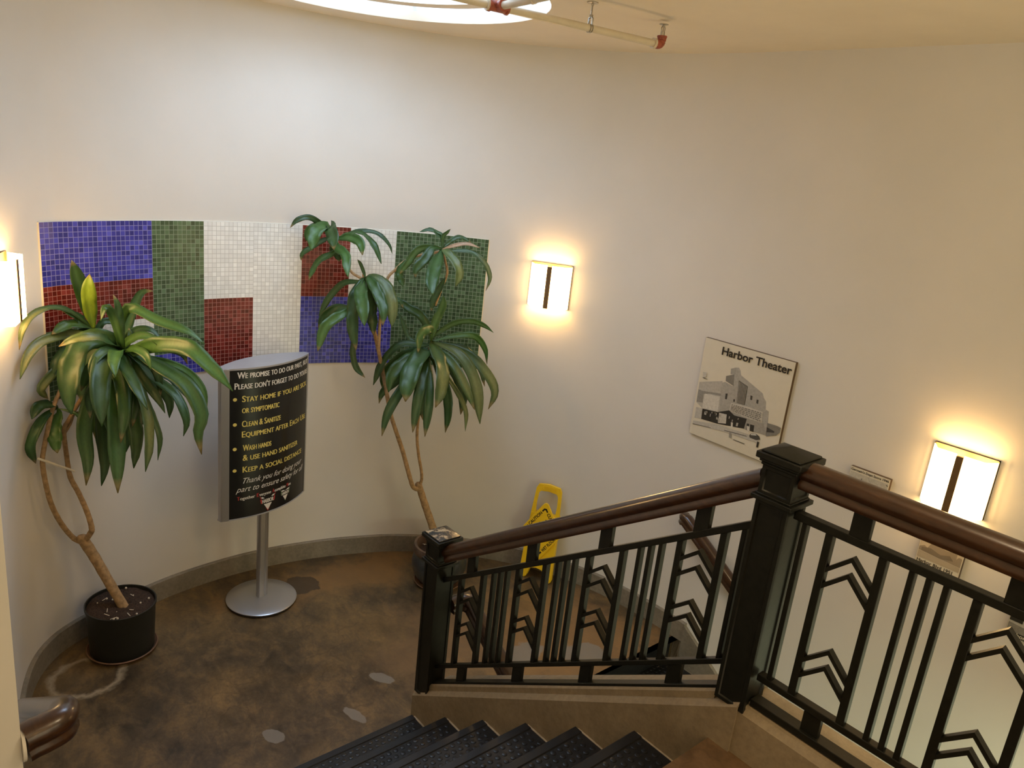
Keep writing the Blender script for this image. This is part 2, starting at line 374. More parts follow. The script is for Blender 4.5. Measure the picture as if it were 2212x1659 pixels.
# shaft of the skylight, its pane and the trim ring inside
mb = MB(); mb.lathe([(SKR, CEIL+0.05), (SKR, CEIL+0.70), (SKR+0.05, CEIL+0.70), (SKR+0.05, CEIL+0.05)], (*SKC, 0), 64)
struct('trim_1', mb, MSHAFT)
mb = MB(); mb.lathe([(0.001, CEIL+0.70), (SKR+0.05, CEIL+0.70), (SKR+0.05, CEIL+0.72), (0.001, CEIL+0.72)], (*SKC, 0), 64, 0, False)
struct('window_1', mb, MPANE)
mb = MB(); mb.lathe([(0.62, CEIL+0.055), (0.72, CEIL+0.055), (0.735, CEIL+0.075), (0.735, CEIL+0.12), (0.62, CEIL+0.12), (0.62, CEIL+0.055)], (*SKC, 0), 64)
for k in range(4):
    a = PI/4+k*PI/2; d = V2(math.cos(a), math.sin(a)); t = V2(-d.y, d.x)
    p = [SKC+d*0.73-t*.012, SKC+d*0.84-t*.012, SKC+d*0.84+t*.012, SKC+d*0.73+t*.012]
    mb.hexa([(*q, CEIL+.085) for q in p]+[(*q, CEIL+.105) for q in p])
struct('trim_2', mb, MCEIL)

# ------------------------------------------------------------------ floors and stairs
RI, RU, X0 = 0.172, 0.264, -1.04
YC = 1.942
mb = MB(); inner = [(p.x, p.y) for p in PL if p.x < -2.45]
poly = [(x, y, ZF) for x, y in inner]+[(-2.5, 3.94, ZF), (-2.5, 2.0, ZF), (-2.5, 0.26, ZF)]
mb.prism(poly, (0, 0, -0.2)); struct('floor_landing', mb, MFLOOR)
mb = MB(); mb.box(X0, 2.5, -0.8, 2.12, -0.22, 0.0); struct('floor', mb, MUPPER)
mb = MB(); mb.box(-0.5, 2.5, 2.0, 3.94, ZB-0.1, ZB); struct('floor_lower', mb, MSTEP)
# first flight, one solid of steps
def flight(name, y0, y1, xs, zs, low, mat):
    """xs: nosing positions from the top; zs: tread heights"""
    pr = []
    for x, z in zip(xs, zs): pr += [(x, z)]
    prof = [(xs[0], zs[0]-RI)] if False else []
    for i in range(len(xs)-1):
        prof += [(xs[i], zs[i+1]), (xs[i+1], zs[i+1])]
    prof += [(xs[-1], low), (xs[0], low)]
    mb = MB(); mb.prism([(x, y0, z) for x, z in prof], (0, y1-y0, 0)); return struct(name, mb, mat)
xs1 = [X0-RU*k for k in range(7)]; zs1 = [-RI*k for k in range(7)]
flight('floor_stairs', -0.79, YC+0.02, xs1[:4], zs1[:4], ZF-0.15, MSTEP)
flight('floor_stairs_lower', 0.27, YC+0.02, xs1[3:], zs1[3:], ZF-0.15, MSTEP)
xs2 = [-2.5+RU*k for k in range(10)]; zs2 = [ZF-RI*k for k in range(10)]
flight('floor_stairs_second', 2.10, 3.94, xs2, zs2, ZB-0.1, MSTEP)

# curb under the flight and under the level railing
SLP = RI/RU
def zc(x, c): return 0.65*x+c
def curb_piece(x0, x1, prof, name, mat, level=None):
    """prof: (y, height) with the height relative to the slope line"""
    mb = MB()
    A = [(x0, y, (zc(x0, c) if level is None else level+c)) for y, c in prof]; B = [(x1, y, (zc(x1, c) if level is None else level+c)) for y, c in prof]
    n = len(prof); mb.add(A+B, [(i, (i+1) % n, n+(i+1) % n, n+i) for i in range(n)]); mb.add(A, [tuple(range(n))]); mb.add(B, [tuple(range(n))])
    return struct(name, mb, mat)
prof = [(YC, 0.0), (YC, 0.795), (YC+.016, 0.815), (YC+.026, 0.817), (YC+.026, 0.842), (YC+.034, 0.850), (2.10, 0.850), (2.115, 0.835), (2.115, 0.0)]
mbx = [(YC, -0.6), (YC, 0.795), (YC+.016, 0.815), (YC+.165, 0.817), (2.115, 0.8), (2.115, -0.6)]
curb_piece(-2.66, -0.965, mbx, 'trim_3', MCURB)
curb_piece(-2.565, -1.06, [(YC+.024, 0.80), (YC+.024, 0.842), (YC+.032, 0.850), (2.10, 0.850), (2.108, 0.84), (2.108, 0.80)], 'trim_4', MCURB)
curb_piece(-0.9649, 2.5, [(1.950, -1.3), (1.950, 0.148), (1.966, 0.168), (1.985, 0.170), (1.985, 0.176), (2.10, 0.176), (2.115, 0.165), (2.115, -1.3)], 'trim_5', MCURB, level=0.0)

# baseboard along the landing and the sloping stringer of the second flight
BH = 0.135
mb = MB(); s0, s1, n = 0.9, SL[-1]-0.02, 120
rows = []
for k in range(n+1):
    s = 0.9+(s1-0.9)*k/n; a, _ = at_s(s, 0.0); b, _ = at_s(s, 0.022); c, _ = at_s(s, 0.017)
    rows.append([(*a, ZF), (*b, ZF), (*b, ZF+BH-.006), (*c, ZF+BH), (*a, ZF+BH)])
vs = [v for r in rows for v in r]
mb.add(vs, [(i*5+j, (i+1)*5+j, (i+1)*5+j+1, i*5+j+1) for i in range(n) for j in range(4)], 0, False)
mb.add(rows[-1], [(0, 1, 2, 3, 4)]); mb.add(rows[0], [(0, 1, 2, 3, 4)])
struct('baseboard_back', mb, MBASE)
mb = MB(); xa, xb = -2.425, 0.0
zt = lambda x: ZF+BH-0.65*max(0, x+2.45)
mb.hexa([(xa, 3.915, ZF-0.35), (xb, 3.915, zt(xb)-0.5), (xb, 3.94, zt(xb)-0.5), (xa, 3.94, ZF-0.35), (xa, 3.915, zt(xa)), (xb, 3.915, zt(xb)), (xb, 3.94, zt(xb)), (xa, 3.94, zt(xa))])
struct('baseboard_right', mb, MBASE)

# ------------------------------------------------------------------ rubber stair treads
def tread(x_front, z, y0, y1, sgn, label, grp, depth=RU, name='rubber_tread', first=None):
    """sgn -1: the nosing faces -x"""
    t = thing(name, label, 'stair tread', (x_front, (y0+y1)/2, z), 0, grp)
    mb = MB(); s = sgn; back = x_front-s*(depth-0.004); th = 0.006
    # ribbed nosing lip
    pr = [(x_front+s*.012, z-.028), (x_front+s*.012, z+.002), (x_front+s*.004, z+.010), (x_front-s*.028, z+.010), (x_front-s*.032, z+th), (x_front-s*.004, z+th-.006), (x_front+s*.002, z-.028)]
    mb.prism([(x, y0, zz) for x, zz in pr], (0, y1-y0, 0))
    plabel(mk('nosing', mb, MRUBBER, t), 'smooth raised nosing strip')
    mb = MB(); xa, xb = sorted((x_front-s*.030, back)); mb.box(xa, xb, y0, y1, z, z+th)
    # round studs in staggered rows
    nr = 7; k = 0
    for r in range(nr):
        x = x_front-s*(0.046+r*0.0325)
        y = y1-0.024-(0.0175 if r % 2 else 0)
        while y > y0+0.02:
            mb.lathe([(0.0120, th-.001), (0.0112, th+.0016), (0.0095, th+.0024), (0.0005, th+.0024)], (x, y, z), 10)
            y -= 0.035
    plabel(mk('studded_mat', mb, MRUBBER, t), 'mat of round raised studs')
    return t
names = ['highest', 'second', 'third', 'fourth', 'fifth', 'lowest']
for k in range(1, 7):
    lab = {1: 'black studded rubber tread on the first step below the brown upper floor', 2: 'black studded rubber tread on the second step down from the upper floor',
           3: 'black studded rubber tread third down, midway on the near flight', 4: 'black studded rubber tread fourth down on the near flight',
           5: 'black studded rubber tread on the near flight, next above the lowest one', 6: 'lowest black studded rubber tread, beside the brown landing floor'}[k]
    tread(xs1[k], zs1[k], (0.215 if k < 5 else 0.27) if k > 2 else -0.78, YC-0.014, -1, lab, 'rubber treads of the near flight')
tl = ['dark rubber tread on the first step down beyond the railing, beside the grey stringer', 'dark rubber tread second down beyond the railing, mostly hidden by the curb']
for k in range(1, 3):
    t = tread(xs2[k], zs2[k], 2.13, 3.905, 1, tl[k-1], 'rubber treads of the far flight')
    mb = MB(); mb.box(xs2[k-1]+.001, xs2[k-1]+.007, 2.13, 3.905, zs2[k]+.006, zs2[k-1]-(.003 if k == 1 else .03)); mk('riser_sheet', mb, MRUBBER, t)

# ------------------------------------------------------------------ railings
YR = 2.0
def bar(mb, x, y, z0, z1, w_, d_):
    mb.box(x-w_/2, x+w_/2, y-d_/2, y+d_/2, z0, z1)
HPROF = [(-.028, -.038), (.028, -.038), (.031, -.031), (.031, -.020), (.026, -.013), (.026, -.009), (.0335, .000), (.0345, .012), (.031, .026), (.021, .037), (.008, .041), (-.008, .041), (-.021, .037), (-.031, .026), (-.0345, .012), (-.0335, .000), (-.026, -.009), (-.026, -.013), (-.031, -.020), (-.031, -.031)]
HC = [0.041-0.041]
def chevron(mb, c, peak, half, drop, th=0.013, d=0.022):
    # two thin bars meeting in a point, (x, z) of the upper edge
    y0, y1 = YR-d/2, YR+d/2
    for s in (-1, 1):
        p = [(c, peak), (c+s*half, peak-drop), (c+s*half, peak-drop-th*1.25), (c, peak-th*1.25)]
        if s < 0: p = p[::-1]
        mb.prism([(x, y0, z) for x, z in p], (0, y1-y0, 0))
def slope_bar(mb, x0, x1, c0, c1, d, slope):
    f = (lambda x, c: 0.65*x+c) if slope else (lambda x, c: c)
    y0, y1 = YR-d/2, YR+d/2
    mb.hexa([(x0, y0, f(x0, c0)), (x1, y0, f(x1, c0)), (x1, y1, f(x1, c0)), (x0, y1, f(x0, c0)), (x0, y0, f(x0, c1)), (x1, y0, f(x1, c1)), (x1, y1, f(x1, c1)), (x0, y1, f(x0, c1))])
def railing(label, x0, x1, centres, slope, lv, thin, singles, hand):
    t = thing('railing', label, 'railing', ((x0+x1)/2, YR, lv['chan1'] if not slope else 0.65*(x0+x1)/2+lv['chan1']))
    f = (lambda x: 0.65*x) if slope else (lambda x: 0.0)
    for nm, a, b, d in (('base_channel', 'chan0', 'chan1', .045), ('bottom_rail', 'lo0', 'lo1', .03), ('top_rail', 'up0', 'up1', .03)):
        mb = MB(); slope_bar(mb, x0, x1, lv[a], lv[b], d, slope); mk(nm, mb, MIRON, t, 0.002)
    mb = MB(); hm = lv['hand']; mb.sweep(HPROF, [(x0, YR, f(x0)+hm), ((x0+x1)/2, YR, f((x0+x1)/2)+hm), (x1, YR, f(x1)+hm)])
    plabel(mk('handrail', mb, MWOOD, t), 'dark varnished wooden handrail with a rounded top')
    def baluster(x, w_):
        mb = MB(); bar(mb, x, YR, f(x)+lv['lo1']-.006, f(x)+lv['up0']+.006, w_, .024); mk('baluster', mb, MIRON, t, 0.002)
    for c in centres:
        for s in (-1, 1): baluster(c+s*.0755, .023)
        for pk in lv['peaks']:
            mb = MB(); chevron(mb, c, f(c)+pk, .066, lv['drop']); mk('chevron', mb, MIRON, t)
        cb = c-(.01 if slope else 0)
        mb = MB(); slope_bar(mb, cb-.027, cb+.027, lv['up1']-.004, hm-.034, .02, slope); mk('spacer_plate', mb, MIRON, t, 0.002)
        mb = MB(); slope_bar(mb, cb-.027, cb+.027, lv['chan1']-.004, lv['lo0']+.004, .02, slope); mk('spacer_plate', mb, MIRON, t, 0.002)
    for c in thin:
        for q in (-.042, 0, .042): baluster(c+q, .016)
    for x in singles: baluster(x, .016)
    return t
fl = dict(chan0=0.836, chan1=0.862, lo0=0.936, lo1=0.957, up0=1.415, up1=1.441, hand=1.566, peaks=(1.369, 1.311, 1.184, 1.133), drop=0.057)
lvl = dict(chan0=0.172, chan1=0.196, lo0=0.262, lo1=0.284, up0=0.808, up1=0.832, hand=0.943, peaks=(0.773, 0.722, 0.479, 0.426), drop=0.064)
railing('black iron railing with a wooden handrail sloping down beside the stairs', -2.549, -1.053, [-2.35, -1.979, -1.61, -1.23], True, fl, [-2.165, -1.796, -1.42], [-1.089], True)
railing('level black iron railing with a wooden handrail along the upper floor', -0.947, 2.49, [-0.761+.383*k for k in range(0, 8)], False, lvl, [-0.568+.383*k for k in range(0, 8)], [-0.911], True)

def newel(x, z0, zt_, label, topmat):
    """square post: z0 foot, zt_ underside of the cap"""
    t = thing('newel_post', label, 'newel post', (x, YR, z0)); h = .052
    def panelled(za, zb, hh):
        mb = MB(); mb.box(x-hh, x+hh, YR-hh, YR+hh, za, zb)
        me_o = mk('shaft', mb, MIRON, t)
        bm = bmesh.new(); bm.from_mesh(me_o.data)
        sides = [f_ for f_ in bm.faces if abs(f_.normal.z) < .5]
        bmesh.ops.inset_individual(bm, faces=sides, thickness=.017, depth=0.0)
        bmesh.ops.inset_individual(bm, faces=sides, thickness=.004, depth=-0.005)
        bm.to_mesh(me_o.data); bm.free(); return me_o
    zcol = zt_-0.125
    panelled(z0, zcol, h); panelled(zcol+.016, zt_-.018, h)
    mb = MB()
    for hh, a, b in ((h+.004, zcol-.004, zcol), (h+.013, zcol, zcol+.014), (h+.004, zcol+.014, zcol+.02)): mb.box(x-hh, x+hh, YR-hh, YR+hh, a, b)
    mk('collar', mb, MIRON, t, 0.003)
    mb = MB()
    for hh, a, b in ((h+.005, zt_-.020, zt_-.010), (h+.010, zt_-.010, zt_), (h+.019, zt_, zt_+.020), (h+.010, zt_+.020, zt_+.026)): mb.box(x-hh, x+hh, YR-hh, YR+hh, a, b)
    c = mk('cap', mb, MIRON, t, 0.004)
    mb = MB(); hh = h+.008; z = zt_+.026
    mb.add([(x-hh, YR-hh, z), (x+hh, YR-hh, z), (x+hh, YR+hh, z), (x-hh, YR+hh, z), (x, YR, z+.020)], [(0, 1, 4), (1, 2, 4), (2, 3, 4), (3, 0, 4)])
    p = mk('cap_top', mb, topmat, c, local=False)
    return t
newel(-1.0, 0.152, 0.965, 'tall dark green black newel post at the top of the stairs', MIRON)
newel(-2.602, -0.90, -0.035, 'black newel post at the foot of the stairs with chipped paint on its cap', MCHIP)

# wall handrails
def wall_rail(label, path, brackets, wall_pts, rounded_end=True):
    t = thing('wall_handrail', label, 'handrail', path[0])
    mb = MB(); mb.sweep(HPROF, path); mk('rail', mb, MWOOD, t)
    for b, wpt in zip(brackets, wall_pts):
        mb = MB(); b = Vector(b); wv = Vector(wpt); d = (wv-b); 
        mb.tube(catmull([b+Vector((0, 0, -.036)), b+Vector((0, 0, -.065))+d*.2, b+d*.6+Vector((0, 0, -.085)), wv+Vector((0, 0, -.075))], 4), .008, 8)
        n = Vector((d.x, d.y, 0)).normalized(); e = wv+Vector((0, 0, -.075))
        mb.tube([e-n*.008, e], .024, 14)
        mk('bracket', mb, MBRONZE, t)
    return t
yr = 3.86
p = [(-2.545, 3.895, -0.352), (-2.548, 3.878, -0.350), (-2.535, 3.864, -0.347)]+[(-2.51+q, yr, -0.345-0.65*q) for q in (0, .15, .3, .46)]+[(-2.03, 3.868, -.660), (-2.015, 3.885, -.672), (-2.008, 3.938, -.677)]
wall_rail('brown wooden handrail on the far wall going down the second flight', p, [(-2.27, yr, -.50)], [(-2.27, 3.94, -.50)])
# inner rail of the second flight, returned to the foot newel
p = [(-2.56, 2.055, -.395), (-2.56, 2.085, -.392)]+[tuple(v) for v in catmull([(-2.555, 2.11, -.39), (-2.54, 2.135, -.388), (-2.51, 2.15, -.40)], 4)]+[(-2.48+q, 2.15, -0.42-0.65*q) for q in (0, .3, .8, 1.4, 2.2)]
wall_rail('short wooden handrail on the far side of the sloping railing, beside the foot newel', p, [(-1.9, 2.15, -.80)], [(-1.9, 2.115, -.80)])
# rail of the near flight, its top end returned to the jamb
p = [(-1.715, 0.185, .335), (-1.72, 0.205, .337)]+[tuple(v) for v in catmull([(-1.722, 0.225, .338), (-1.735, 0.262, .338), (-1.775, 0.277, .325)], 5)]+[(-1.81-q, 0.281, .303-0.69*q) for q in (0, .25, .55, .75)]
t = wall_rail('dark glossy wooden handrail end curving out from behind the left wall edge', p, [(-2.1, .281, .103)], [(-2.1, .183, .103)])
mb = MB(); mb.tube([(-1.718, .1805, .332), (-1.718, .187, .332)], .041, 18); mk('wall_rosette', mb, MW, t)

# ------------------------------------------------------------------ mosaic panel on the curved wall
def tile_mat(name, base, grout, var, rough=0.27):
    m, N, L, b = new_mat(name)
    uv = N.new('ShaderNodeUVMap'); br = N.new('ShaderNodeTexBrick'); L.new(uv.outputs[0], br.inputs['Vector'])
    br.offset = 0.0; br.squash = 1.0; br.inputs['Scale'].default_value = 1.0; br.inputs['Brick Width'].default_value = 1.0; br.inputs['Row Height'].default_value = 1.0
    br.inputs['Mortar Size'].default_value = 0.055; br.inputs['Mortar Smooth'].default_value = 0.15; br.inputs['Bias'].default_value = 0.0
    fl_ = N.new('ShaderNodeVectorMath'); fl_.operation = 'FLOOR'; L.new(uv.outputs[0], fl_.inputs[0])
    wn = N.new('ShaderNodeTexWhiteNoise'); wn.noise_dimensions = '2D'; L.new(fl_.outputs[0], wn.inputs['Vector'])
    c = ramp(N, L, wn.outputs['Value'], [(0.0, tuple(x*(1-var) for x in base)), (0.55, base), (0.93, tuple(min(1, x*(1+var)+.01) for x in base)), (1.0, tuple(min(1, x*(1+1.5*var)+.03) for x in base))])
    c = mix(N, L, br.outputs['Fac'], c, grout); L.new(c, b.inputs['Base Color'])
    L.new(ramp(N, L, br.outputs['Fac'], [(0.0, (rough,)*3), (1.0, (0.8,)*3)]), b.inputs['Roughness'])
    # each tile lies a little askew
    hn = math_n(N, L, 'SUBTRACT', 1.0, br.outputs['Fac'])
    fr = N.new('ShaderNodeVectorMath'); fr.operation = 'FRACTION'; L.new(uv.outputs[0], fr.inputs[0])
    tl_ = N.new('ShaderNodeVectorMath'); tl_.operation = 'SUBTRACT'; L.new(wn.outputs['Color'], tl_.inputs[0]); tl_.inputs[1].default_value = (.5, .5, .5)
    dt = N.new('ShaderNodeVectorMath'); dt.operation = 'DOT_PRODUCT'; L.new(fr.outputs[0], dt.inputs[0]); L.new(tl_.outputs[0], dt.inputs[1])
    h = math_n(N, L, 'ADD', hn, math_n(N, L, 'MULTIPLY', dt.outputs['Value'], 0.9))
    bump(N, L, b, h, 0.35, 0.0025)
    return m
TM = [tile_mat('blue_tile', (0.046, 0.048, 0.36), (0.26, 0.26, 0.55), 0.40), tile_mat('red_tile', (0.150, 0.014, 0.009), (0.42, 0.18, 0.15), 0.38),
      tile_mat('green_tile', (0.058, 0.112, 0.054), (0.23, 0.31, 0.22), 0.38), tile_mat('white_tile', (0.82, 0.84, 0.82), (0.56, 0.57, 0.55), 0.06, 0.3)]
B_, R_, G_, W_ = 0, 1, 2, 3
S = [2.736, 3.05, 3.366, 3.676, 3.985, 4.293, 4.606, 4.912, 5.537]
ZM0, ZM1 = 0.270, 1.185
FIELDS = [(S[0], S[2], .865, ZM1, B_), (S[0], S[2], .637, .865, R_), (S[0], S[1], ZM0, .637, G_), (S[1], S[2], ZM0, .637, W_),
          (S[2], S[3], .410, ZM1, G_), (S[2], S[3], ZM0, .410, B_), (S[3], S[4], .722, ZM1, W_), (S[3], S[4], ZM0, .722, R_), (S[4], S[5], ZM0, ZM1, W_),
          (S[5], S[6], .727, ZM1, R_), (S[6], S[7], .735, ZM1, W_), (S[5], S[7], ZM0, .727, B_), (S[6], S[7], .727, .735, B_), (S[7], S[8], ZM0, ZM1, G_)]
def mosaic():
    vs = []; fs = []; mi = []; uvs = []
    TW = 0.0258
    for (sa, sb, za, zb, m) in FIELDS:
        n = max(1, int((sb-sa)/TW+.5))
        for k in range(n):
            s0_, s1_ = sa+(sb-sa)*k/n, sa+(sb-sa)*(k+1)/n
            a, _ = at_s(s0_, .008); b, _ = at_s(s1_, .008); o = len(vs)
            vs += [(*a, za), (*b, za), (*b, zb), (*a, zb)]; fs.append((o, o+1, o+2, o+3)); mi.append(m)
            u0, u1 = (s0_-S[0])/TW, (s1_-S[0])/TW; v0, v1 = (za-ZM0)/TW, (zb-ZM0)/TW
            u0 = round(u0); u1 = u0+1; v0, v1 = round(v0), round(v1)
            uvs += [(u0, v0), (u1, v0), (u1, v1), (u0, v1)]
    nf = len(fs)
    # plaster edge all round
    n = 110
    for z, dz in ((ZM0, -.004), (ZM1, .004)):
        for k in range(n):
            a, _ = at_s(S[0]+(S[-1]-S[0])*k/n, .008); b, _ = at_s(S[0]+(S[-1]-S[0])*(k+1)/n, .008)
            a2, _ = at_s(S[0]+(S[-1]-S[0])*k/n, .0); b2, _ = at_s(S[0]+(S[-1]-S[0])*(k+1)/n, .0)
            o = len(vs); vs += [(*a, z), (*b, z), (*b2, z+dz), (*a2, z+dz)]; fs.append((o, o+1, o+2, o+3)); mi.append(4); uvs += [(0, 0)]*4
    for s_, ds in ((S[0], -.004), (S[-1], .004)):
        a, _ = at_s(s_, .008); a2, _ = at_s(s_+ds, 0); o = len(vs)
        vs += [(*a, ZM0), (*a2, ZM0), (*a2, ZM1), (*a, ZM1)]; fs.append((o, o+1, o+2, o+3)); mi.append(4); uvs += [(0, 0)]*4
    me = bpy.data.meshes.new('mosaic_panel'); c, _ = at_s(4.1, 0); off = Vector((*c, .73))
    me.from_pydata([Vector(v)-off for v in vs], [], fs)
    for m in TM: me.materials.append(m)
    me.materials.append(MPRINT)
    ul = me.uv_layers.new(name='UVMap')
    for i, pl in enumerate(me.polygons): pl.material_index = mi[i]
    for i, q in enumerate(uvs): ul.data[i].uv = q
    o = bpy.data.objects.new('mosaic_panel', me); COL.objects.link(o); o.location = off
    tag(o, 'long mosaic of small blue, red, green and white glass tiles on the curved wall', 'mosaic')
mosaic()

# ------------------------------------------------------------------ wall sconces
def sconce_parts(root):
    W, H, D = .285, .30, .088
    mb = MB(); mb.box(-W/2, W/2, .001, .012, -H/2, H/2); mb.box(-W/2, W/2, .001, .017, H/2-.003, H/2); mb.box(W/2-.003, W/2, .001, .017, -H/2, H/2); mb.box(-W/2, -W/2+.003, .001, .017, -H/2, H/2)
    mk('backplate', mb, MBRONZE, root, local=True)
    for s in (-1, 1):
        out = [(s*W/2, .022), (s*(W/2-.034), D), (s*.0168, D)]; th = .005
        inn = [(s*.0168, D-th), (s*(W/2-.034-.003), D-th), (s*(W/2-th), .022)]
        za, zb = -H/2+.004, H/2-.008; q = [V2(*v) for v in out+inn]
        mb = MB(); n_ = 6
        mb.add([(*v, za) for v in q]+[(*v, zb) for v in q], [(1, 2, n_+2, n_+1), (2, 3, n_+3, n_+2), (3, 4, n_+4, n_+3), (0, 1, 4, 5), (1, 2, 3, 4), (n_, n_+1, n_+4, n_+5), (n_+1, n_+2, n_+3, n_+4)], 0)
        mb.add([(*v, za) for v in q]+[(*v, zb) for v in q], [(0, 1, n_+1, n_), (4, 5, n_+5, n_+4), (5, 0, n_, n_+5)], 1)
        mk('glass_panel', mb, [MGLASS, MGLASS2], root, local=True)
    mb = MB(); mb.box(-.0165, .0165, D-.012, D+.003, -H/2+.002, H/2-.016); plabel(mk('centre_bar', mb, MBRONZE, root, 0.001, local=True), 'dark bronze upright bar between the glass panels')
    mb = MB(); mb.lathe([(.001, -.055), (.018, -.045), (.022, 0), (.018, .045), (.001, .055)], (0, .045, 0), 16); mk('bulb', mb, MBULB, root, local=True)
def sconce(s, zc_, label, wall=None):
    if wall is None:
        p, n = at_s(s, 0.0)
    else: p, n = V2(*wall), V2(0, -1)
    rz = math.atan2(n.y, n.x)-PI/2
    t = thing('wall_sconce', label, 'wall light', (p.x, p.y, zc_), rz, 'lit wall sconces')
    sconce_parts(t)
    q = p+n*.11
    for dz in (-.19, .19): pass
    return t
sconce(5.992, .93, 'lit square glass sconce between the mosaic and the theater picture')
sconce(2.345, .925, 'lit square glass sconce at the left end of the mosaic, cut off by the frame')
sconce(None, .475, 'lit square glass sconce on the right wall above the level handrail', wall=(-1.118, 3.94))

# ------------------------------------------------------------------ framed boards on the right wall
YW = 3.94
def board(name, label, x0, x1, z0, z1, th=.022):
    t = thing(name, label, 'picture', ((x0+x1)/2, YW, (z0+z1)/2))
    mb = MB(); mb.box(x0, x1, YW-th, YW-.001, z0, z1); plabel(mk('backing', mb, MDKEDGE, t), 'dark brown board edge')
    mb = MB(); mb.box(x0+.001, x1-.001, YW-th-.0012, YW-th, z0+.001, z1-.001); mk('print', mb, MPRINT, t)
    return t, YW-th-.0016
def flat(mb, y, poly, mi=0, th=.0003):
    mb.prism([(x, y, z) for x, z in poly], (0, -th, 0), mi)
def place_text(mb, y, body, size, x, z, mi=0, lift=.0004, **k):
    vs, fs = text_mesh(body, size, **k); mb.add([(x+a, y-lift, z+b) for a, b in vs], fs, mi)
    return max(a for a, b in vs)
THEATER =  [(0.4, [(-2.421, 0.682), (-2.391, 0.69), (-2.376, 0.674), (-2.368, 0.65), (-2.207, 0.585), (-2.196, 0.563), (-2.176, 0.544), (-2.169, 0.5), (-2.148, 0.494), (-2.129, 0.36), (-2.289, 0.346), (-2.464, 0.33), (-2.491, 0.568), (-2.464, 0.581), (-2.409, 0.571)]), (0.22, [(-2.466, 0.617), (-2.413, 0.643), (-2.403, 0.573), (-2.462, 0.587)]), (0.36, [(-2.442, 0.669), (-2.407, 0.686), (-2.404, 0.645), (-2.438, 0.636)]), (0.46, [(-2.641, 0.53), (-2.482, 0.581), (-2.485, 0.538), (-2.465, 0.39), (-2.585, 0.373), (-2.639, 0.4)]), (0.28, [(-2.64, 0.482), (-2.602, 0.482), (-2.477, 0.503), (-2.477, 0.488), (-2.558, 0.479), (-2.598, 0.462), (-2.593, 0.409), (-2.636, 0.403)]), (0.62, [(-2.59, 0.469), (-2.482, 0.483), (-2.477, 0.389), (-2.589, 0.377)]), (0.16, [(-2.375, 0.617), (-2.309, 0.598), (-2.305, 0.483), (-2.362, 0.481)]), (0.06, [(-2.446, 0.513), (-2.432, 0.517), (-2.43, 0.481), (-2.443, 0.479)]), (0.06, [(-2.386, 0.497), (-2.376, 0.497), (-2.375, 0.482), (-2.385, 0.481)]), (0.07, [(-2.281, 0.552), (-2.267, 0.551), (-2.265, 0.526), (-2.278, 0.527)]), (0.07, [(-2.237, 0.54), (-2.224, 0.54), (-2.223, 0.516), (-2.235, 0.518)]), (0.56, [(-2.398, 0.469), (-2.302, 0.481), (-2.183, 0.48), (-2.175, 0.416), (-2.269, 0.411), (-2.4, 0.421)]), (0.03, [(-2.585, 0.373), (-2.476, 0.386), (-2.4, 0.421), (-2.36, 0.402), (-2.274, 0.409), (-2.277, 0.345), (-2.461, 0.315), (-2.584, 0.307)]), (0.55, [(-2.464, 0.385), (-2.411, 0.391), (-2.405, 0.334), (-2.459, 0.321)]), (0.5, [(-2.632, 0.369), (-2.586, 0.375), (-2.581, 0.308), (-2.631, 0.3)]), (0.34, [(-2.274, 0.409), (-2.163, 0.415), (-2.133, 0.353), (-2.28, 0.344)]), (0.04, [(-2.268, 0.382), (-2.252, 0.384), (-2.249, 0.344), (-2.265, 0.343)]), (0.04, [(-2.246, 0.384), (-2.218, 0.386), (-2.215, 0.346), (-2.24, 0.345)]), (0.7, [(-2.373, 0.355), (-2.359, 0.357), (-2.355, 0.324), (-2.366, 0.323)]), (0.68, [(-2.265, 0.368), (-2.246, 0.369), (-2.242, 0.328), (-2.256, 0.326)]), (0.5, [(-2.633, 0.28), (-2.46, 0.31), (-2.255, 0.321), (-2.168, 0.31), (-2.177, 0.291), (-2.394, 0.284), (-2.635, 0.257)]), (0.12, [(-2.635, 0.26), (-2.502, 0.277), (-2.502, 0.274), (-2.634, 0.256)]), (0.1, [(-2.408, 0.293), (-2.252, 0.309), (-2.251, 0.305), (-2.407, 0.289)]), (0.22, [(-2.141, 0.427), (-2.08, 0.43), (-2.036, 0.427), (-2.032, 0.398), (-2.072, 0.374), (-2.132, 0.348)]), (0.06, [(-2.139, 0.403), (-2.088, 0.394), (-2.086, 0.385), (-2.135, 0.373)]), (0.08, [(-2.237, 0.317), (-2.229, 0.333), (-2.197, 0.341), (-2.173, 0.334), (-2.163, 0.317), (-2.189, 0.305), (-2.231, 0.306)]), (0.6, [(-2.229, 0.331), (-2.199, 0.339), (-2.19, 0.333), (-2.227, 0.323)]), (0.3, [(-2.37, 0.287), (-2.366, 0.294), (-2.354, 0.29), (-2.348, 0.26), (-2.367, 0.261)]), (0.15, [(-2.334, 0.259), (-2.255, 0.259), (-2.256, 0.254), (-2.333, 0.254)]), (0.03, [(-2.179, 0.3), (-2.165, 0.3), (-2.166, 0.266), (-2.178, 0.264)]), (0.55, [(-2.627, 0.599), (-2.6, 0.604), (-2.597, 0.575), (-2.623, 0.565)]), (0.2, [(-2.629, 0.565), (-2.608, 0.567), (-2.582, 0.563), (-2.61, 0.56)])]
t, y = board('picture_board', 'large black-and-white picture board titled Harbor Theater', -2.653, -2.048, .192, .812)
pm = MB(); mats = [grey(g) for g, _ in THEATER]
order = ['far', 'left']
for i, (g, P) in enumerate(THEATER): P = [(min(x, -2.053), z) for x, z in P]; flat(pm, y-.00012*i, P, i, .0001)
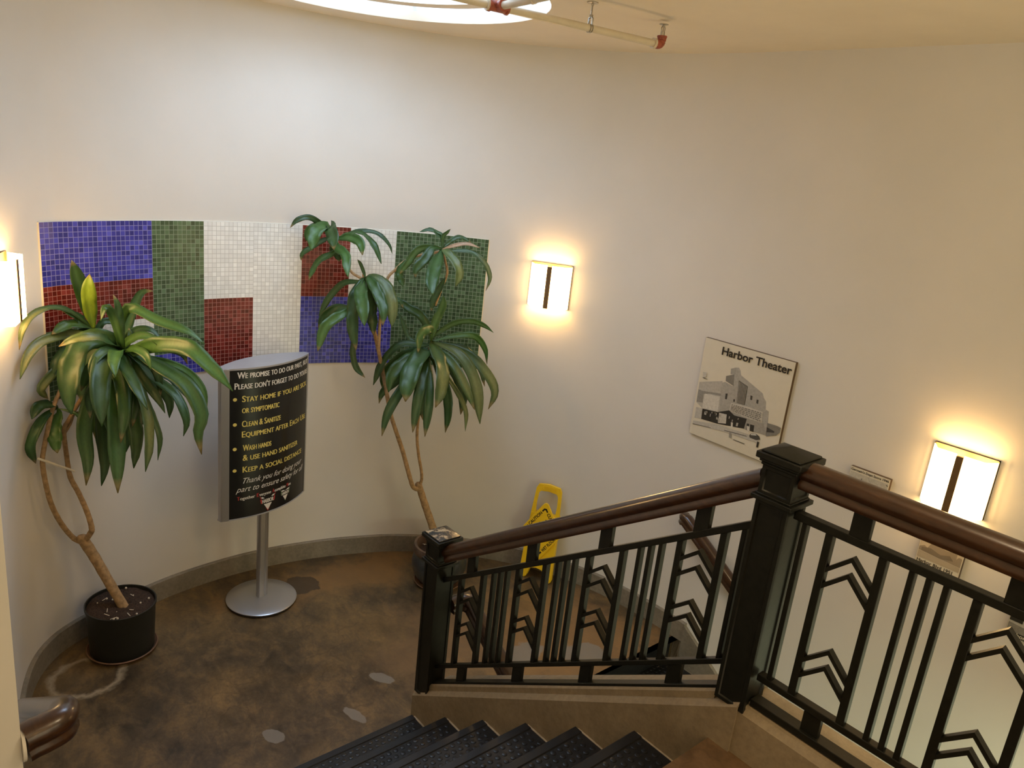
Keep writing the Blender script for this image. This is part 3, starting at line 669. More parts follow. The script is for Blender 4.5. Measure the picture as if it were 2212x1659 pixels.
# bars of the tall louvre and lettering streaks of the marquee
plabel(mk('photograph', pm, mats, t), 'old photograph of a stepped theater building with a marquee and cars')
mb = MB(); yl = y-.0045
vs, fs = text_mesh('Harbor Theater', 1.0, bold=.022)
w0 = max(a for a, b in vs)-min(a for a, b in vs); k = .462/w0; x_ = min(a for a, b in vs)
mb.add([(-2.521+(a-x_)*k, yl, .738+b*k*.95) for a, b in vs], fs)
mk('title_lettering', mb, MINK, t)
def quad_at(q, u, v):
    a = Vector((*q[0], 0)).lerp(Vector((*q[1], 0)), u); b = Vector((*q[3], 0)).lerp(Vector((*q[2], 0)), u); c = a.lerp(b, v); return (c.x, c.y)
LQ = THEATER[6][1]; mb = MB()
for i in range(6):
    u = .10+i*.15; flat(mb, yl, [quad_at(LQ, u, .04), quad_at(LQ, u+.07, .04), quad_at(LQ, u+.07, .97), quad_at(LQ, u, .97)])
mk('louvre_bars', mb, grey(.34), t)
MQ = [THEATER[11][1][k] for k in (0, 2, 3, 5)]; mb = MB(); rnd = random.Random(4)
for r in range(5):
    u = .04
    while u < .93:
        d = rnd.uniform(.03, .09); v = .10+r*.18; flat(mb, yl, [quad_at(MQ, u, v), quad_at(MQ, min(.97, u+d), v), quad_at(MQ, min(.97, u+d), v+.09), quad_at(MQ, u, v+.09)]); u += d+.025
mk('marquee_lettering', mb, grey(.20), t)
mb = MB(); SQ = [THEATER[12][1][k] for k in (0, 4, 5, 7)]
for i in range(14):
    u, v = rnd.uniform(.05, .9), rnd.uniform(.05, .6); d = rnd.uniform(.015, .05); e = rnd.uniform(.12, .35); flat(mb, yl, [quad_at(SQ, u, v), quad_at(SQ, u+d, v), quad_at(SQ, u+d, v+e), quad_at(SQ, u, v+e)])
mk('shopfront_details', mb, grey(.40), t)

t, y = board('picture_board', "small picture board titled Germain's Dept Store 1946, half behind the level handrail", -1.623, -1.412, .148, .361)
mb = MB()
def fit_text(mb, y, body, x0, x1, z, bold=.02, mi=0, hs=1.0):
    vs, fs = text_mesh(body, 1.0, bold=bold); a0 = min(a for a, b in vs); k = (x1-x0)/(max(a for a, b in vs)-a0)
    mb.add([(x0+(a-a0)*k, y, z+b*k*hs) for a, b in vs], fs, mi)
fit_text(mb, y-.0006, "Germain's Dept Store 1946", -1.618, -1.418, .3415); fit_text(mb, y-.0006, 'Harbor Blvd', -1.612, -1.470, .1535)
mk('lettering', mb, MINK, t)
mb = MB(); flat(mb, y, [(-1.617, .334), (-1.418, .334), (-1.418, .175), (-1.617, .175)], 0)
flat(mb, y-.0004, [(-1.617, .245), (-1.57, .262), (-1.50, .262), (-1.46, .25), (-1.418, .25), (-1.418, .175), (-1.617, .175)], 1)
flat(mb, y-.0008, [(-1.556, .30), (-1.553, .318), (-1.549, .30), (-1.546, .262), (-1.559, .262)], 2); flat(mb, y-.0008, [(-1.525, .33), (-1.523, .33), (-1.46, .25), (-1.462, .25)], 1)
flat(mb, y-.0008, [(-1.428, .328), (-1.418, .325), (-1.418, .32), (-1.428, .323)], 2); flat(mb, y-.0008, [(-1.60, .235), (-1.45, .235), (-1.45, .20), (-1.60, .20)], 2)
mk('photograph', mb, [grey(.50), grey(.26), grey(.12)], t)

t, y = board('picture_board', 'small faded picture board of a street, seen just under the level handrail', -1.207, -1.000, .004, .216)
mb = MB(); fit_text(mb, y-.0006, 'Harbor Blvd 1951', -1.198, -1.03, .012); mk('lettering', mb, MINK, t)
mb = MB(); flat(mb, y, [(-1.202, .21), (-1.005, .21), (-1.005, .033), (-1.202, .033)], 0); flat(mb, y-.0003, [(-1.202, .068), (-1.005, .058), (-1.005, .036), (-1.202, .036)], 2)
flat(mb, y-.0006, [(-1.202, .090), (-1.18, .103), (-1.165, .095), (-1.15, .128), (-1.135, .128), (-1.125, .145), (-1.095, .145), (-1.095, .12), (-1.07, .118), (-1.05, .13), (-1.04, .148), (-1.03, .13), (-1.03, .095), (-1.02, .11), (-1.005, .108), (-1.005, .062), (-1.202, .072)], 1)
flat(mb, y-.0009, [(-1.19, .09), (-1.15, .10), (-1.10, .085), (-1.06, .10), (-1.04, .08), (-1.10, .066), (-1.19, .074)], 3)
mk('photograph', mb, [plain('sepia_pale', (.52, .45, .34), .5), plain('sepia_mid', (.30, .25, .185), .5), plain('sepia_light', (.42, .36, .27), .5), plain('sepia_dark', (.20, .165, .12), .5)], t)

t, y = board('picture_board', 'picture board with white letters on a black strip, lowest and nearest on the right wall', -.757, -.545, -.150, .062)
mb = MB(); flat(mb, y, [(-.753, .058), (-.549, .058), (-.549, -.128), (-.753, -.128)], 0); flat(mb, y-.0004, [(-.757, -.126), (-.545, -.126), (-.545, -.150), (-.757, -.150)], 1)
flat(mb, y-.0004, [(-.753, -.055), (-.70, -.055), (-.70, -.075), (-.753, -.075)], 1); flat(mb, y-.0004, [(-.753, -.085), (-.68, -.09), (-.549, -.09), (-.549, -.126), (-.753, -.126)], 2)
mk('photograph', mb, [grey(.42), grey(.02), grey(.22)], t)
mb = MB(); fit_text(mb, y-.0008, 'Harbor Blvd 1951', -.752, -.56, -.145); mk('lettering', mb, MPRINT, t)

# ------------------------------------------------------------------ sprinkler pipes
t = thing('sprinkler_pipe', 'cream sprinkler pipe with rust red fittings hung below the ceiling beside the skylight', 'pipe', (-2.7, 2.6, CEIL))
PZ = 2.322; pa = Vector((-2.775, 2.175, PZ)); pb = Vector((-2.640, 3.055, PZ)); dr = (pb-pa).normalized()
mb = MB(); mb.tube([pa-dr*1.3, pb], .0165, 16); mk('main_pipe', mb, MPIPE, t)
br_d = Vector((dr.y, -dr.x, 0)).normalized()
mb = MB(); mb.tube([pa, pa+br_d*1.6], .0165, 16)
mb.tube([pa+br_d*.27, pa+br_d*.285], .0195, 16); mk('branch_pipe', mb, MPIPE, t)
mb = MB(); mb.tube([pa-dr*.045, pa+dr*.045], .0225, 16); mb.tube([pa, pa+br_d*.05], .0225, 16)
for q in (pa-dr*.048, pa+dr*.038): mb.tube([q, q+dr*.010], .0265, 16)
mb.tube([pa+br_d*.044, pa+br_d*.054], .0265, 16); mk('tee_fitting', mb, MRED, t)
mb = MB(); mb.tube([pa-dr*.056, pa-dr*.046], .0245, 16); mk('pipe_collar', mb, MPIPE, t)
el = [pb-dr*.012, pb+dr*.010, pb+dr*.022+Vector((0, 0, .006)), pb+dr*.028+Vector((0, 0, .020)), pb+dr*.028+Vector((0, 0, .040))]
mb = MB(); mb.tube(catmull(el, 3), .0215, 16); mb.tube([el[-1]-Vector((0, 0, .008)), el[-1]], .024, 16); mk('elbow_fitting', mb, MRED, t)
mb = MB(); mb.tube([pb-dr*.024, pb-dr*.012], .0245, 16); mk('pipe_collar', mb, MPIPE, t)
hd = el[-1]; mb = MB(); mb.tube([hd, hd+Vector((0, 0, .018))], .011, 12)
for s in (-1, 1): mb.tube([hd+dr*.009*s+Vector((0, 0, .018)), hd+dr*.011*s+Vector((0, 0, .034)), hd+dr*.003*s+Vector((0, 0, .050))], .0028, 6)
mb.tube([hd+Vector((0, 0, .018)), hd+Vector((0, 0, .05))], .003, 6); mb.lathe([(.001, .050), (.022, .050), (.022, .0525), (.001, .0525)], hd, 18, 0, False); plabel(mk('sprinkler_head', mb, MMETAL, t), 'small metal sprinkler head with a disc')
ph = pa.lerp(pb, .545); mb = MB()
mb.lathe([(.001, CEIL-.0005), (.026, CEIL-.0005), (.026, CEIL-.004), (.006, CEIL-.007), (.006, CEIL-.014), (.001, CEIL-.014)], (ph.x, ph.y, 0), 20)
mb.tube([ph+Vector((0, 0, .055)), Vector((ph.x, ph.y, CEIL-.002))], .0042, 8); mb.tube([ph+Vector((0, 0, .046)), ph+Vector((0, 0, .056))], .009, 6)
rg = [ph+(br_d*math.cos(a)+Vector((0, 0, 1))*math.sin(a))*.0185 for a in [PI*(.72+1.56*k/14) for k in range(15)]]
for q in (-.006, .006): mb.tube([p_+dr*q for p_ in rg], .0022, 6)
for s in (-1, 1): mb.tube([ph+br_d*s*.0135+Vector((0, 0, .012)), ph+br_d*s*.0135+Vector((0, 0, .040)), ph+Vector((0, 0, .049))], .005, 6)
plabel(mk('pipe_hanger', mb, MMETAL, t), 'ceiling hanger rod with a clevis round the pipe')

# ------------------------------------------------------------------ notice stand
SC = Vector((-4.24, 1.82, ZF)); U = Vector((-0.287, 0.958, 0)).normalized(); NRM = Vector((U.y, -U.x, 0)).normalized()
if NRM.x < 0: NRM = -NRM
t = thing('notice_stand', 'silver pedestal stand with a curved black notice on its panel', 'sign', SC)
mb = MB(); mb.lathe([(.001, .004), (.216, .004), (.216, .016), (.001, .016)], SC, 64, 0, False); plabel(mk('base_pad', mb, MINK, t), 'thin black rim under the base')
mb = MB(); mb.lathe([(.219, .016), (.221, .022), (.214, .027), (.14, .033), (.06, .037), (.001, .037)], SC, 64); mk('base_plate', mb, MALU, t)
mb = MB(); q = [(-.030, -.020), (.030, -.020), (.037, -.008), (.037, .008), (.030, .020), (.010, .024), (.006, .018), (.001, .024), (-.030, .020), (-.037, .008), (-.037, -.008)]
mb.prism([SC+U*a+NRM*b+Vector((0, 0, .034)) for a, b in q], (0, 0, 1.35)); mk('pole', mb, MALU, t, 0.002)
ZP0, ZP1 = -.523, .425
def bulge(s, d, half=.322): 
    k = max(0, 1-(s/half)**2); return d*k
HW = .322
front = [(s, bulge(s, .088)+.012) for s in [HW*(-1+2*i/28) for i in range(29)]]; backp = [(s, -bulge(s, .088)-.012) for s, _ in front][::-1]
mb = MB(); mb.prism([SC+U*a+NRM*b+Vector((0, 0, ZP0-ZF+.006)) for a, b in front+backp], (0, 0, ZP1-ZP0-.02), 0, True); mk('panel_body', mb, MALU2, t)
mb = MB(); fr2 = [(s*1.004, b+.005) for s, b in front]+[(s*1.004, b-.005) for s, b in backp]
mb.prism([SC+U*a+NRM*b+Vector((0, 0, ZP1-ZF-.012)) for a, b in fr2], (0, 0, .010)); mk('top_cap', mb, MALU2, t)
mb = MB(); mb.prism([SC+U*a+NRM*b+Vector((0, 0, ZP0-ZF)) for a, b in fr2], (0, 0, .008)); mk('bottom_cap', mb, MALU2, t)
for a, b_ in ((-HW, -HW+.040), (HW-.018, HW)):
    n = 6; ss = [a+(b_-a)*k/n for k in range(n+1)]
    o = [(s, bulge(s, .088)+.018) for s in ss]; i_ = [(s, bulge(s, .088)+.008) for s in ss][::-1]
    mb = MB(); mb.prism([SC+U*x+NRM*b+Vector((0, 0, ZP0-ZF)) for x, b in o+i_], (0, 0, ZP1-ZP0-.004), 0, True)
    if a < 0:
        for g in (.2, .72): 
            s = a+.07*g; mb.prism([SC+U*x+NRM*(bulge(x, .088)+.0205) for x in (s-.004, s+.004)]+[SC+U*x+NRM*(bulge(x, .088)+.017) for x in (s+.004, s-.004)], (0, 0, 0.001)) if False else None
    mk('side_frame', mb, MALU, t, 0.0015)
# black notice sheet wrapped on the curve
SA, SB = -HW+.038, HW-.016
def on_panel(s, z, lift=.0155): return SC+U*s+NRM*(bulge(s, .088)+lift)+Vector((0, 0, z-ZF))
mb = MB(); n = 30; vs = []
for k in range(n+1):
    s = SA+(SB-SA)*k/n; vs += [on_panel(s, ZP0+.004), on_panel(s, ZP1-.014)]
mb.add(vs, [(2*k, 2*k+2, 2*k+3, 2*k+1) for k in range(n)], 0, True); plabel(mk('notice_sheet', mb, MBLACKP, t), 'glossy black notice sheet')
def notice(body, s0, z, size, mat, name='lettering', width=.80, bold=.018, s1=None, lift=.0163, **k):
    vs, fs = text_mesh(body, size, **k); m = MB(); bw = max(0, bold)*size
    if s1 is not None:
        a0 = min(a for a, b in vs); kk = (s1-s0)/(max(a for a, b in vs)-a0); vs = [((a-a0)*kk, b) for a, b in vs]
    else: vs = [(a*width, b) for a, b in vs]
    for q in ((-1, 0, 1) if bw else (0,)): m.add([on_panel(s0+a+q*bw, z+b, lift+.00005*q) for a, b in vs], fs)
    return mk(name, m, mat, t)
CAP = dict(caps=True, capscale=.80)
LX = SA+.056
HL = .0545
for body, s0, s1, z, mat in [('We promise to do our part, but', SA+.042, SB-.006, .363, MWHT), ("Please don't forget to do yours", SA+.028, SB-.004, .299, MWHT),
        ('Stay home if you are sick', LX+.012, SB-.012, .220, MYEL), ('or symptomatic', LX+.012, SA+.305, .152, MYEL),
        ('Clean & Sanitize', LX+.012, SA+.318, .067, MYEL), ('Equipment after Each Use', LX+.012, SB-.014, .002, MYEL),
        ('Wash hands', LX+.018, SA+.250, -.083, MYEL), ('& use hand sanitizer', LX+.018, SB-.105, -.146, MYEL), ('Keep a social distance', LX+.018, SB-.052, -.221, MYEL)]:
    notice(body, s0, z, HL, mat, s1=s1, bold=.022, **CAP)
for z in (.224, .071, -.081, -.217):
    m = MB(); m.add([on_panel(SA+.030, z+.014, .0163)]+[on_panel(SA+.030+.0105*math.cos(2*PI*k/20), z+.014+.0105*math.sin(2*PI*k/20), .0163) for k in range(20)], [(0, 1+k, 1+(k+1) % 20) for k in range(20)]); mk('bullet_dot', m, MYEL, t)
notice('Thank you for doing your', LX+.02, -.292, .05, MWHT, s1=SB-.045, bold=-.006, shear=.45)
notice('part to ensure safety for all', SA+.036, -.345, .05, MWHT, s1=SB-.025, bold=-.006, shear=.45)
x = SA+.045
for cap_, rest, wd in (('T', 'ogether', .115), ('E', 'veryone', .108), ('A', 'ccomplishes', .118), ('M', 'ore', .05)):
    notice(cap_, x, -.398, .034, MREDP, s1=x+.013, bold=.03); notice(rest, x+.016, -.398, .030, MWHT, s1=x+wd-.012, bold=.02); x += wd
def emblem(sc_, zc_, k, dark):
    def tri(a, b, zt, zb, lift, mat, nm='emblem'):
        m = MB(); pts = [(-a, zt), (a, zt), (b, zb), (-b, zb)]
        m.add([on_panel(sc_+x_*k, zc_+z_*k, lift) for x_, z_ in pts], [(0, 1, 2, 3)]); mk(nm, m, mat, t)
    tri(.062, .001, .040, -.075, .0160, dark); tri(.054, .044, .034, .023, .0164, MWHT); tri(.058, .052, .019, -.012, .0162, dark); tri(.031, .001, -.020, -.066, .0164, MWHT)
    notice('HARBOR', sc_-.043*k, zc_-.012*k, .040*k, MWHT, s1=sc_+.043*k, bold=.03, lift=.0166)
emblem(SA+.235, -.448, .72, MREDP) if False else None
emblem(SA+.235, -.441, .92, MREDP); emblem(SA+.375, -.436, .72, MGRNP)

# ------------------------------------------------------------------ caution sign leaning on the wall
def caution():
    s = 6.185; p, n = at_s(s); tv = V2(n.y, -n.x)   # tv: along the wall
    if tv.x < 0: tv = -tv
    t = thing('caution_sign', 'folded yellow wet floor caution sign leaning against the curved wall', 'floor sign', (p.x+n.x*.11, p.y+n.y*.11, ZF))
    H = .745; foot = .145; top = .035
    def P(a, h, lift=0.0):   # a across, h along the leaning panel
        k = h/H; d = foot+(top-foot)*k+lift
        q = p+tv*a+n*d
        return Vector((q.x, q.y, ZF+.002+h*math.sqrt(1-((foot-top)/H)**2)))
    def plate(poly, z0, z1, name, mat=MCAUT, hole=None, bevel=.004):
        mb = MB(); c = [P(a, h, z0) for a, h in poly]; d = [P(a, h, z1) for a, h in poly]; m = len(poly)
        if hole is None:
            mb.add(c+d, [tuple(reversed(range(m))), tuple(range(m, 2*m))]+[(i, (i+1) % m, m+(i+1) % m, m+i) for i in range(m)])
        else:
            e = [P(a, h, z0) for a, h in hole]; g = [P(a, h, z1) for a, h in hole]; o = 2*m
            mb.add(c+d+e+g, [(i, (i+1) % m, m+(i+1) % m, m+i) for i in range(m)]+[(o+i, o+(i+1) % m, o+m+(i+1) % m, o+m+i) for i in range(m)]
                   +[(m+i, m+(i+1) % m, o+m+(i+1) % m, o+m+i) for i in range(m)]+[(i, (i+1) % m, o+(i+1) % m, o+i) for i in range(m)])
        return mk(name, mb, mat, t, bevel)
    # outline (right half), counter clockwise from foot
    R = [(.062, .075), (.066, .012), (.080, 0.0), (.112, .0), (.128, .012), (.122, .075), (.120, .24), (.155, .275), (.155, .300), (.118, .345), (.103, .56), (.097, .635), (.080, .660), (.0, .668)]
    full = R+[(-a, h) for a, h in R[::-1][1:]]+[(0, .095)]
    inner = []
    # panels: lower body and the handle loop
    lower = [(.0, .090), (.045, .082), (.066, .012), (.080, .0), (.112, .0), (.126, .012), (.122, .10), (.119, .25), (.113, .42), (.106, .50), (0, .50)]
    lower = lower+[(-a, h) for a, h in lower[::-1][1:-1]]
    plate(lower, 0, .020, 'front_panel')
    plate([(a*.99, h) for a, h in lower], -.030, -.010, 'rear_panel')
    ho = [(.113, .42), (.104, .56), (.096, .685), (.080, .714), (.0, .726), (-.080, .714), (-.096, .685), (-.104, .56), (-.113, .42), (-.06, .42), (.0, .42), (.06, .42)]
    hi = [(.075, .505), (.078, .575), (.073, .645), (.060, .664), (.0, .671), (-.060, .664), (-.073, .645), (-.078, .575), (-.075, .505), (-.05, .50), (.0, .50), (.05, .50)]
    plate(ho, .001, .019, 'handle', hole=hi, bevel=.003)
    for k in range(-4, 5):
        mb = MB(); a = k*.013; c = [P(a-.003, .682, .019), P(a+.003, .682, .019), P(a+.003, .706, .019), P(a-.003, .706, .019)]; d = [P(a-.003, .682, .023), P(a+.003, .682, .023), P(a+.003, .706, .023), P(a-.003, .706, .023)]
        mb.hexa(c+d); mk('grip_rib', mb, MCAUT, t)
    # raised diamond face with rounded corners
    cx_, ch, r = 0.0, .375, .024; di = []
    for (vx, vz), a0 in (((.155, 0), -45), ((0, 0.222), 45), ((-.155, 0), 135), ((0, -0.222), 225)):
        L = math.hypot(vx, vz); f = (L-r*1.35)/L
        for q in range(5):
            a = math.radians(a0+90*q/4); di.append((cx_+vx*f+r*math.cos(a), ch+vz*f+r*math.sin(a)))
    plate(di, .018, .030, 'diamond_panel', bevel=.003)
    # printed marks
    def ink(polys, name='printed_mark'):
        mb = MB()
        for poly in polys: mb.add([P(a, ch+h, .0308) for a, h in poly], [tuple(range(len(poly)))])
        return mk(name, mb, MINK, t)
    e = V2(.155, 0.222).normalized(); W_ = .0115
    def stroke(a, b, w_=W_):
        a, b = V2(*a), V2(*b); d = (b-a).normalized(); q = V2(-d.y, d.x)*w_/2
        return [tuple(a-q), tuple(b-q), tuple(b+q), tuple(a+q)]
    k = .80; A_, B__ = (.155*k, 0), (0, 0.222*k)
    def on_edge(f, sx, sz): return (sx*.155*k*(1-f), sz*0.222*k*f)
    polys = []
    for sx in (1, -1):
        for sz in (1, -1):
            polys.append(stroke(on_edge(.84, sx, sz), on_edge(.97, sx, sz))); polys.append(stroke(on_edge(.03, sx, sz), on_edge(.13, sx, sz)))
    polys += [stroke(on_edge(.95, -1, 1), on_edge(.95, 1, 1)), stroke(on_edge(.95, -1, -1), on_edge(.95, 1, -1)), stroke(on_edge(.05, 1, 1), on_edge(.05, 1, -1)), stroke(on_edge(.05, -1, 1), on_edge(.05, -1, -1))]
    ink(polys, 'printed_border')
    for body, sx, sz, fl_ in (('CAUTION', -1, 1, False), ('CUIDADO', 1, 1, False), ('WET FLOOR', 1, -1, False), ('PISO MOJADO', -1, -1, False)):
        a, b = V2(*on_edge(.17 if sx*sz < 0 else .80, sx, sz)), V2(*on_edge(.80 if sx*sz < 0 else .17, sx, sz))
        if sz < 0: a, b = (V2(*on_edge(.80, sx, sz)), V2(*on_edge(.17, sx, sz))) if sx > 0 else (V2(*on_edge(.17, sx, sz)), V2(*on_edge(.80, sx, sz)))
        d = (b-a); L = d.length; d.normalize(); q = V2(-d.y, d.x)
        vs, fs = text_mesh(body, .028, bold=.0009); x0_ = min(v[0] for v in vs); kk = L/(max(v[0] for v in vs)-x0_)
        mb = MB(); mb.add([P(*(V2(0, ch)+a+d*((x_-x0_)*kk)+q*(y_*1.15-.011)), .0308) for x_, y_ in vs], fs); mk('lettering', mb, MINK, t)
    fig = [[(-.018+.0085*math.cos(2*PI*i/12), .050+.0085*math.sin(2*PI*i/12)) for i in range(12)],
           stroke((-.014, .038), (.006, .004), .016), stroke((-.012, .036), (.016, .050), .007), stroke((.016, .050), (.014, .078), .007), stroke((-.014, .034), (-.022, .008), .007), stroke((-.022, .008), (-.012, -.008), .007),
           stroke((.004, .006), (.030, .014), .009), stroke((.030, .014), (.044, -.012), .008), stroke((.006, .006), (-.004, -.022), .009), stroke((-.004, -.022), (-.034, -.036), .008), stroke((.030, -.030), (.046, -.024), .004)]
    ink([[(a*1.25, b*1.25-.004) for a, b in q] for q in fig], 'slipping_figure')
caution()

